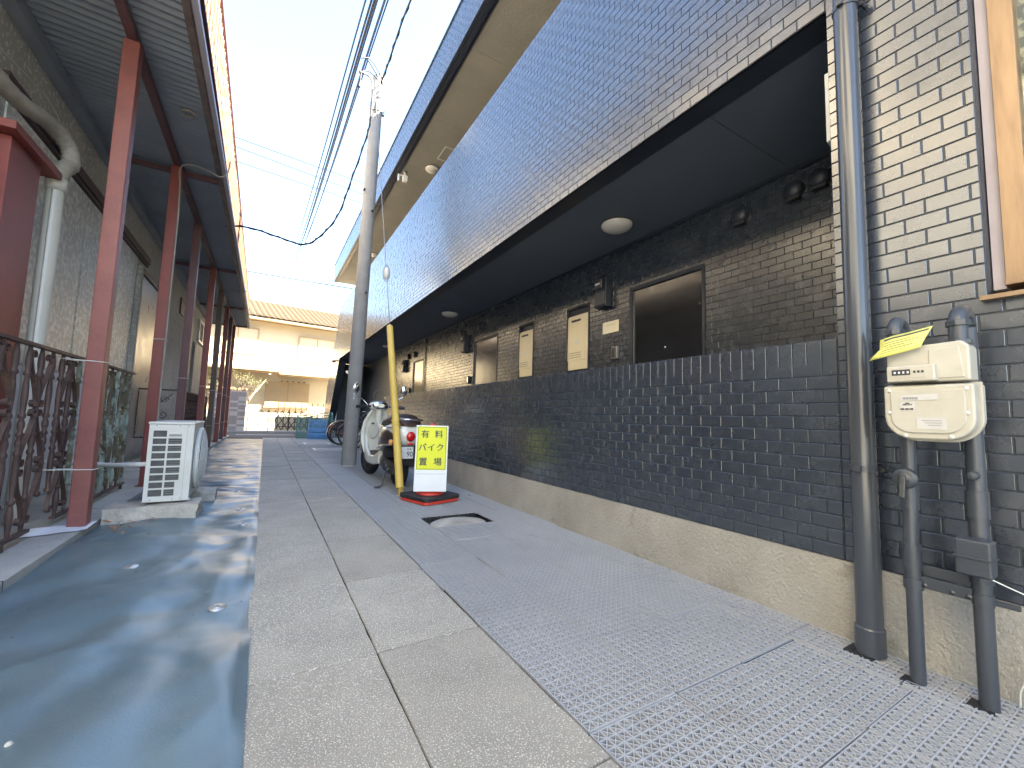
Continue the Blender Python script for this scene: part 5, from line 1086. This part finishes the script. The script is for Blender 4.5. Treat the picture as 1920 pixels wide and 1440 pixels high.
# ---------------- bicycles
def bicycle(loc, rz, lab, fm, fend):
    t = thing('bicycle', lab, 'bicycle', loc, rz, 'bicycles parked in the open bay')
    R0 = .33
    for yy in (0, 1.08):
        w__ = MB().tube(arc((0, yy, R0), R0, 0, 2 * math.pi, 36, (0, 1, 0), (0, 0, 1))[:-1], .018, 6, closed=True).build('wheel', 'black', t)
        MB().tube(arc((0, yy, R0), R0 - .028, 0, 2 * math.pi, 36, (0, 1, 0), (0, 0, 1))[:-1], .009, 5, closed=True).build('rim', 'steel', w__)
        m = MB(); m.lathe([(0, -.04), (.022, -.035), (.022, .035), (0, .04)], 8, (0, yy, R0), 'X')
        for k in range(16):
            a = 2 * math.pi * k / 16; m.tube([(.02 * (-1) ** k, yy, R0), (0, yy + (R0 - .03) * math.cos(a), R0 + (R0 - .03) * math.sin(a))], .0022, 3)
        m.build('spokes', 'steel', w__)
        ribs = arc((0, yy, R0), R0 + .028, R_(-10 if yy == 0 else 35), R_(200 if yy == 0 else 190), 20, (0, 1 if yy else -1, 0), (0, 0, 1))
        m = MB(); ribbon(m, [(p.y, p.z) for p in ribs], .05, .004); m.build('mudguard', fend, t)
    m = MB(); m.tube([(0, .42, .30), (0, .30, .78)], .016, 8); m.tube([(0, .42, .30), (0, .86, .48), (0, .90, .78)], .018, 8); m.tube([(0, .36, .55), (0, .87, .66)], .014, 8)
    for sx in (-.05, .05): m.tube([(sx, 0, R0), (sx * .4, .42, .30)], .009, 6); m.tube([(sx, 0, R0), (sx * .4, .33, .66)], .008, 6); m.tube([(sx, 1.08, R0), (sx * .8, .93, .70)], .011, 6)
    m.build('frame', fm, t)
    m = MB(); m.lathe([(.05, -.004), (.095, -.004), (.095, .004), (.05, .004)], 20, (.06, .42, .30), 'X'); m.tube([(.06, .42, .30), (.09, .52, .18)], .009, 6); m.tube([(-.06, .42, .30), (-.09, .32, .42)], .009, 6); m.box(.08, .16, .49, .55, .17, .19); m.box(-.16, -.08, .29, .35, .41, .43); m.build('crankset', 'steel', t)
    sd_ = MB(); loft(sd_, [(.12, 0, .875, .06, .02, 2.2), (.16, 0, .885, .10, .03, 2.4), (.26, 0, .88, .09, .028, 2.3), (.36, 0, .875, .035, .02, 2.2), (.42, 0, .87, .02, .014, 2)], 12); sd_.build('saddle', 'black', t)
    MB().tube([(0, .30, .76), (0, .27, .86)], .012, 8).build('seat_post', 'chrome', t)
    MB().tube(smooth_path([(-.28, .66, .98), (-.26, .78, 1.0), (-.10, .90, .98), (0, .90, .95), (.10, .90, .98), (.26, .78, 1.0), (.28, .66, .98)], 5), .011, 7).build('handlebar', 'chrome', t)
    MB().tube([(0, .90, .76), (0, .90, .96)], .012, 8).build('stem', 'chrome', t)
    m = MB()
    for k in range(9):
        x_ = -.17 + k * .0425; m.tube([(x_ * .85, .98, .70), (x_, .96, .95)], .003, 4); m.tube([(x_ * .85, 1.18, .70), (x_, 1.24, .95)], .003, 4); m.tube([(x_ * .85, .98, .70), (x_ * .85, 1.18, .70)], .003, 4)
    for zz, q in ((.95, 1), (.86, .95), (.78, .9), (.70, .85)): m.tube([(-.17 * q, .97, zz), (.17 * q, .97, zz), (.17 * q, 1.18 + .06 * (q - .85) / .15, zz), (-.17 * q, 1.18 + .06 * (q - .85) / .15, zz)], .004, 4, closed=True)
    m.build('basket', 'steel', t)
    m = MB(); m.tube([(-.05, -.25, .70), (.05, -.25, .70), (.06, .10, .72), (-.06, .10, .72)], .006, 5, closed=True); m.tube([(.05, -.1, .70), (.05, 0, R0)], .005, 5); m.tube([(-.05, -.1, .70), (-.05, 0, R0)], .005, 5); m.build('rear_rack', 'steel', t)
    MB().lathe([(0, -.02), (.022, -.018), (.025, 0)], 10, (0, -.31, .52), 'Y').build('reflector', 'lred', t)
    return t
bicycle((1.98, 13.55, .0), R_(-84), 'red bicycle with pale mudguard, farthest of the parked row next to the blue crates', 'bred', 'bsilver')
bicycle((2.00, 13.15, .0), R_(-88), 'red bicycle with red mudguard second in the row from the blue crates', 'bred', 'bred')
bicycle((2.12, 12.5, .0), R_(-80), 'black bicycle just left of the utility pole in the parked row', 'black', 'black')
bicycle((2.20, 11.9, .0), R_(-86), 'silver bicycle mostly hidden behind the utility pole', 'bsilver', 'bsilver')
bicycle((2.40, 10.8, .0), R_(-78), 'dark red bicycle seen between the pole and the scooter', 'bred', 'black')
bicycle((2.45, 10.2, .0), R_(-92), 'bicycle with a wire basket in the bay behind the scooter mirror', 'bsilver', 'black')
# ---------------- crates and net box
def crate(z, w_, l_, h, lab, x=1.66, y=16.35):
    t = thing('crate', lab, 'crate', (x, y, z), R_(-2), 'blue plastic crates stacked by the road')
    m = MB(); a, b = w_ / 2, l_ / 2
    for zz, k in ((h - .03, .03), (.0, .03), (h * .5 - .01, .02)): 
        m.box(-a, a, -b, -b + .02, zz, zz + k); m.box(-a, a, b - .02, b, zz, zz + k); m.box(-a, -a + .02, -b + .02, b - .02, zz, zz + k); m.box(a - .02, a, -b + .02, b - .02, zz, zz + k)
    m.build('rim', 'crate', t)
    m = MB(); n_ = 11
    for i in range(n_ + 1):
        xx = -a + .01 + (w_ - .02) * i / n_; m.box(xx - .009, xx + .009, -b + .003, -b + .014, .03, h - .03); m.box(xx - .009, xx + .009, b - .014, b - .003, .03, h - .03)
    for i in range(8):
        yy = -b + .01 + (l_ - .02) * i / 7; m.box(-a + .003, -a + .014, yy - .009, yy + .009, .03, h - .03); m.box(a - .014, a - .003, yy - .009, yy + .009, .03, h - .03)
    m.build('side_slats', 'crate', t)
    bx(-a + .02, a - .02, -b + .02, b - .02, .004, .012).build('floor', 'crate', t)
    bx(-.12, .12, -b - .004, -b - .0005, h * .55, h * .75).build('name_panel', 'crate', t)
crate(.0, .62, .44, .17, 'lowest blue plastic crate of the stack by the road'); crate(.172, .62, .44, .17, 'middle blue plastic crate of the stack'); crate(.344, .58, .42, .33, 'topmost and tallest blue plastic crate of the stack')
t = thing('net_box', 'dark green folding net box with slanted frame behind the blue crates', 'bin', (1.0, 16.5, 0), R_(-3))
m = MB()
for p, q in (((0, 0, .02), (0, 0, .72)), ((1.15, 0, .02), (1.15, 0, .86)), ((0, .6, .02), (0, .6, .80)), ((1.15, .6, .02), (1.15, .6, .94)), ((0, 0, .72), (1.15, 0, .86)), ((0, .6, .80), (1.15, .6, .94)), ((0, 0, .72), (0, .6, .80)), ((1.15, 0, .86), (1.15, .6, .94)), ((0, 0, .02), (1.15, 0, .02)), ((0, .6, .02), (1.15, .6, .02))): m.bar(p, q, .03, .03)
m.build('frame', 'netg', t)
m = MB(); 
for i in range(38): m.tube([(.02 + i * .03, 0, .04), (.02 + i * .03, 0, .72 + .14 * i / 38)], .005, 4)
for k in range(22): m.tube([(.02, 0, .05 + k * .033), (1.13, 0, .05 + k * .033)], .005, 4)
for i in range(20): m.tube([(0, .02 + i * .03, .04), (0, .02 + i * .03, .74)], .005, 4)
for k in range(22): m.tube([(0, .02, .05 + k * .033), (0, .58, .05 + k * .033)], .005, 4)
m.build('net', 'netg', t)

# ================================================================ ACROSS THE ROAD
O = thing('opposite_house', 'sunlit cream two storey house with a grey tiled roof across the road', 'house', (-1.0, 24.0, 0), R_(8))
def ob(*a, n='wall', m_='hwall', par=None): return bx(*a).build(n, m_, par or O)
ob(-9, 9, 0, 7, 0, 3.0); ob(-9, 9, 0, 7, 3.0, 5.40, n='upper_wall')
ob(-9.3, 9.3, -.62, 7.5, 5.42, 5.50, n='eave_soffit', m_='htrim'); ob(-9.3, 9.3, -.70, -.62, 5.36, 5.46, n='gutter', m_='htrim')
tv = MB(); tvs = []; n_ = 6
for i in range(n_ + 1):
    u = i / n_ * .26; zz = .05 * math.sin(math.pi * i / n_) - .012
    tvs += [(u, 0, zz), (u, .66, zz + .01)]
for i in range(n_ + 1): u = i / n_ * .26; zz = .05 * math.sin(math.pi * i / n_) - .012; tvs += [(u, 0, zz - .035)]
tv.add(tvs, [(2 * i, 2 * i + 1, 2 * i + 3, 2 * i + 2) for i in range(n_)] + [(2 * (n_ + 1) + i, 2 * i, 2 * i + 2, 2 * (n_ + 1) + i + 1) for i in range(n_)], True)
rtm = tv.mesh('roof_tile'); rtm.materials.append(M['rooftb'])
rf = MB(); rf.add([(-9.3, -.70, 5.50), (9.3, -.70, 5.50), (9.3, 3.1, 7.05), (-9.3, 3.1, 7.05)], [(0, 1, 2, 3)]); rf.add([(-9.3, 6.9, 5.5), (9.3, 6.9, 5.5), (9.3, 3.1, 7.05), (-9.3, 3.1, 7.05)], [(0, 1, 2, 3)]); rfo = rf.build('roof', 'rooft', O)
rest = MB(); sl_ = math.atan2(1.55, 3.8)
for c_ in range(-36, 36):
    for r_ in range(7):
        x_ = c_ * .262; yy = -.72 + r_ * .575 * math.cos(sl_); zz = 5.53 + r_ * .575 * math.sin(sl_) + .012
        if -2.5 < x_ < 6.2: place('roof_tile', rtm, O, (x_, yy, zz + random.gauss(0, .003)), (sl_, 0, 0))
        else:
            Rm = Matrix.Rotation(sl_, 3, 'X'); rest.add([Rm @ Vector(v) + Vector((x_, yy, zz)) for v in tvs], [(2 * i, 2 * i + 1, 2 * i + 3, 2 * i + 2) for i in range(n_)], True)
stuff(rest.build('roof_tile_courses', 'rooft', O))
MB().tube([(-9.3, 3.1, 7.12), (9.3, 3.1, 7.12)], .12, 10).build('ridge', 'rooft', O)
for (x0, x1, z0, z1) in ((-1.2, .45, 3.75, 4.95), (2.35, 4.1, 3.55, 4.85)):
    f = MB(); f.box(x0, x1, -.06, -.002, z1, z1 + .06); f.box(x0, x1, -.06, -.002, z0 - .06, z0); f.box(x0 - .05, x0, -.06, -.002, z0 - .06, z1 + .06); f.box(x1, x1 + .05, -.06, -.002, z0 - .06, z1 + .06); f.box((x0 + x1) / 2 - .02, (x0 + x1) / 2 + .02, -.05, -.002, z0, z1)
    f = f.build('window', 'shut', O); bx(x0, x1, -.03, -.004, z0, z1).build('shutter', 'hwall', f)
# pent roofs over ground floor
for (x0, x1, z) in ((-3.5, 1.28, 2.98), (1.36, 7, 2.88)):
    f = MB(); f.prism([(-1.0, z - .10), (-1.0, z), (0, z + .28), (0, z + .18)], (x0, 0, 0), (0, 1, 0), (0, 0, 1), (1, 0, 0), x1 - x0); p_ = f.build('pent_roof', 'hwall', O)
    bx(x0, x1, -1.06, -1.0, z - .13, z - .03).build('gutter', 'htrim', p_); bx(x0 + .1, x1 - .1, -.9, -.05, z - .16, z - .13).build('soffit', 'shut', p_)
    i = x0 + .3
    while i < x1: bx(i, i + .08, -.7, -.6, z + .08, z + .16).build('snow_guard', 'rooft', p_); i += .55
f = MB(); f.box(.95, 2.95, -.12, -.002, 1.20, 2.42)
sh = f.build('window_shutter', 'shut', O)
for k in range(11): bx(.98, 2.92, -.13, -.1205, 1.24 + k * .108, 1.33 + k * .108).build('shutter_slat', 'shut', sh)
bx(1.93, 1.96, -.135, -.1305, 1.2, 2.42).build('mullion', 'htrim', sh); bx(.9, 3.0, -.18, -.002, 1.12, 1.19).build('sill', 'htrim', sh)
for k in range(5): bx(1.6 + k * .26, 1.68 + k * .26, -.14, -.122, 2.45, 2.50).build('clip', 'trim', sh)
ob(-3, .15, -.5, -.45, 1.9, 2.0, n='porch_rail', m_='htrim'); ob(-9, 12, -1.85, -.02, -.05, .012, n='forecourt', m_='conc')
# gatepost wall with tiles
t = thing('gatepost_wall', 'low garden wall clad in small brown and beige tiles left of the folding gate', 'wall', (-1.95, 22.30, 0))
bx(0, 1.20, 0, .25, .02, 1.74).build('core', 'conc', t)
tm_ = {}
for mm in ('gtile', 'gtile2'):
    q = MB(); q.box(.004, .296, -.015, 0, .004, .092); tm_[mm] = q.mesh('tile'); tm_[mm].materials.append(M[mm])
for r_ in range(18):
    for c_ in range(4): place('tile', tm_['gtile2' if (r_ * 3 + c_ * 5 + r_ // 4) % 4 == 0 or random.random() < .2 else 'gtile'], t, (c_ * .30, -random.random() * .008, .02 + r_ * .0955))
bx(-.02, 1.22, -.03, .27, 1.742, 1.79).build('cap', 'gtile2', t)
# folding gate
def gate(x0, x1, y, z1, lab, n, spikes=False):
    t = thing('folding_gate', lab, 'gate', (x0, y, 0)); w_ = (x1 - x0) / n
    m = MB()
    for i in range(n):
        a, b = i * w_, (i + 1) * w_; h = (z1 - .1) / 2
        for k in range(2):
            m.bar((a, 0, .08 + k * h), (b, 0, .08 + (k + 1) * h), .034, .016, (0, 1, 0)); m.bar((a, .02, .08 + (k + 1) * h), (b, .02, .08 + k * h), .034, .016, (0, 1, 0))
    m.build('lattice', 'bgate', t)
    for i in range(n + 1): m = MB(); m.tube([(i * w_, .01, .03), (i * w_, .01, z1 + .04)], .020, 6) if i % 3 == 0 else m.lathe([(0, .0), (.02, .01), (.0, .05)], 6, (i * w_, .01, z1 - .02)); m.build('stile', 'bgate', t)
    return t
gate(-.66, 2.9, 22.3, .98, 'brown folding lattice gate along the far side of the road', 13)
t = thing('spiked_fence', 'taller brown spiked fence behind the folding gate in front of the shutters', 'fence', (.55, 23.0, 0), R_(4))
m = MB(); 
for i in range(10): m.tube([(i * .25, 0, .1), (i * .25, 0, 1.38)], .020, 6)
m.build('bar', 'bgate', t); m = MB(); m.box(-.05, 2.35, -.012, .012, 1.12, 1.15); m.box(-.05, 2.35, -.012, .012, .75, .78); m.box(-.05, 2.35, -.012, .012, .2, .23); m.build('rail', 'bgate', t)
m = MB(); m.box(-.1, 2.6, .05, .15, 0, .70); m.build('plinth', 'hwall', t)
# shrub
def shrub(x, y, z0, h, lab, seed, leafy):
    r = random.Random(seed); t = thing('shrub', lab, 'shrub', (x, y, 0)); m = MB(); lv = MB()
    def grow(p, d, L, rad, dep):
        q = p + d * L; m.tube([p, p.lerp(q, .5) + Vector((r.gauss(0, .02), r.gauss(0, .02), 0)), q], [rad, rad * .8, rad * .6], 5)
        if dep == 0 or rad < .004:
            for _ in range(leafy):
                c = q + Vector((r.gauss(0, .10), r.gauss(0, .10), r.gauss(0, .08))); a = Vector((r.gauss(0, 1), r.gauss(0, 1), r.gauss(0, 1))).normalized(); b = a.orthogonal().normalized(); s_ = .03
                lv.add([c - a * s_, c + b * s_ * .6, c + a * s_, c - b * s_ * .6], [(0, 1, 2, 3)])
            return
        for _ in range(r.choice((2, 3, 3))):
            nd = (d + Vector((r.gauss(0, .45), r.gauss(0, .35), r.gauss(.1, .25)))).normalized(); grow(q, nd, L * r.uniform(.65, .85), rad * .62, dep - 1)
    for k in range(3): grow(Vector((r.gauss(0, .1), 0, 0)), Vector((r.gauss(0, .3), r.gauss(0, .2), 1)).normalized(), h * .36, .035, 4)
    m.build('branches', 'bark', t); lv.build('leaves', 'green', t)
shrub(-1.35, 22.9, 0, 2.4, 'bare branched garden shrub above the tiled garden wall', 4, 5)
shrub(-2.3, 23.0, 0, 2.2, 'leafier garden shrub left behind the tiled garden wall', 9, 14)
# van
t = thing('parked_van', 'white small van half hidden behind the far end of the tiled building', 'van', (2.42, 21.3, 0), R_(0))
m = MB(); m.prism([(0, .30), (0, .95), (.12, 1.02), (.42, 1.62), (3.2, 1.68), (3.2, .30)], (0, 0, 0), (1, 0, 0), (0, 0, 1), (0, 1, 0), 1.4); m.build('body', 'van', t, bevel=.04, seg=3)
m = MB(); m.prism([(.22, 1.02), (.48, 1.55), (1.1, 1.56), (1.1, 1.02)], (0, -.006, 0), (1, 0, 0), (0, 0, 1), (0, 1, 0), .005); m.build('side_window', 'glass', t)
m = MB(); m.add([(.11, .1, 1.03), (.11, 1.3, 1.03), (.40, 1.25, 1.60), (.40, .15, 1.60)], [(0, 1, 2, 3)]); m.build('windscreen', 'glass', t); 
for x_ in (.65, 2.6): MB().lathe([(0, -.02), (.16, -.02), (.18, .0), (.27, .0), (.28, .03), (.28, .16), (.1, .17)], 20, (x_, 0, .28), 'Y').build('wheel', 'black', t)
bx(.28, .36, -.16, -.04, 1.05, 1.22).build('mirror', 'black', t, bevel=.02); bx(-.03, .02, .0, 1.4, .35, .52).build('bumper', 'sgrey', t, bevel=.02)
# side houses closing the street beyond the frame edges
t = thing('neighbour_house', 'plain stucco house at the left end of the street', 'house', (-14, 26, 0)); bx(0, 6.5, 0, 7, 0, 5.8).build('wall', 'upper', t); bx(-.3, 3.5, -.4, 7.4, 5.8, 6.0).build('roof', 'rooft', t)
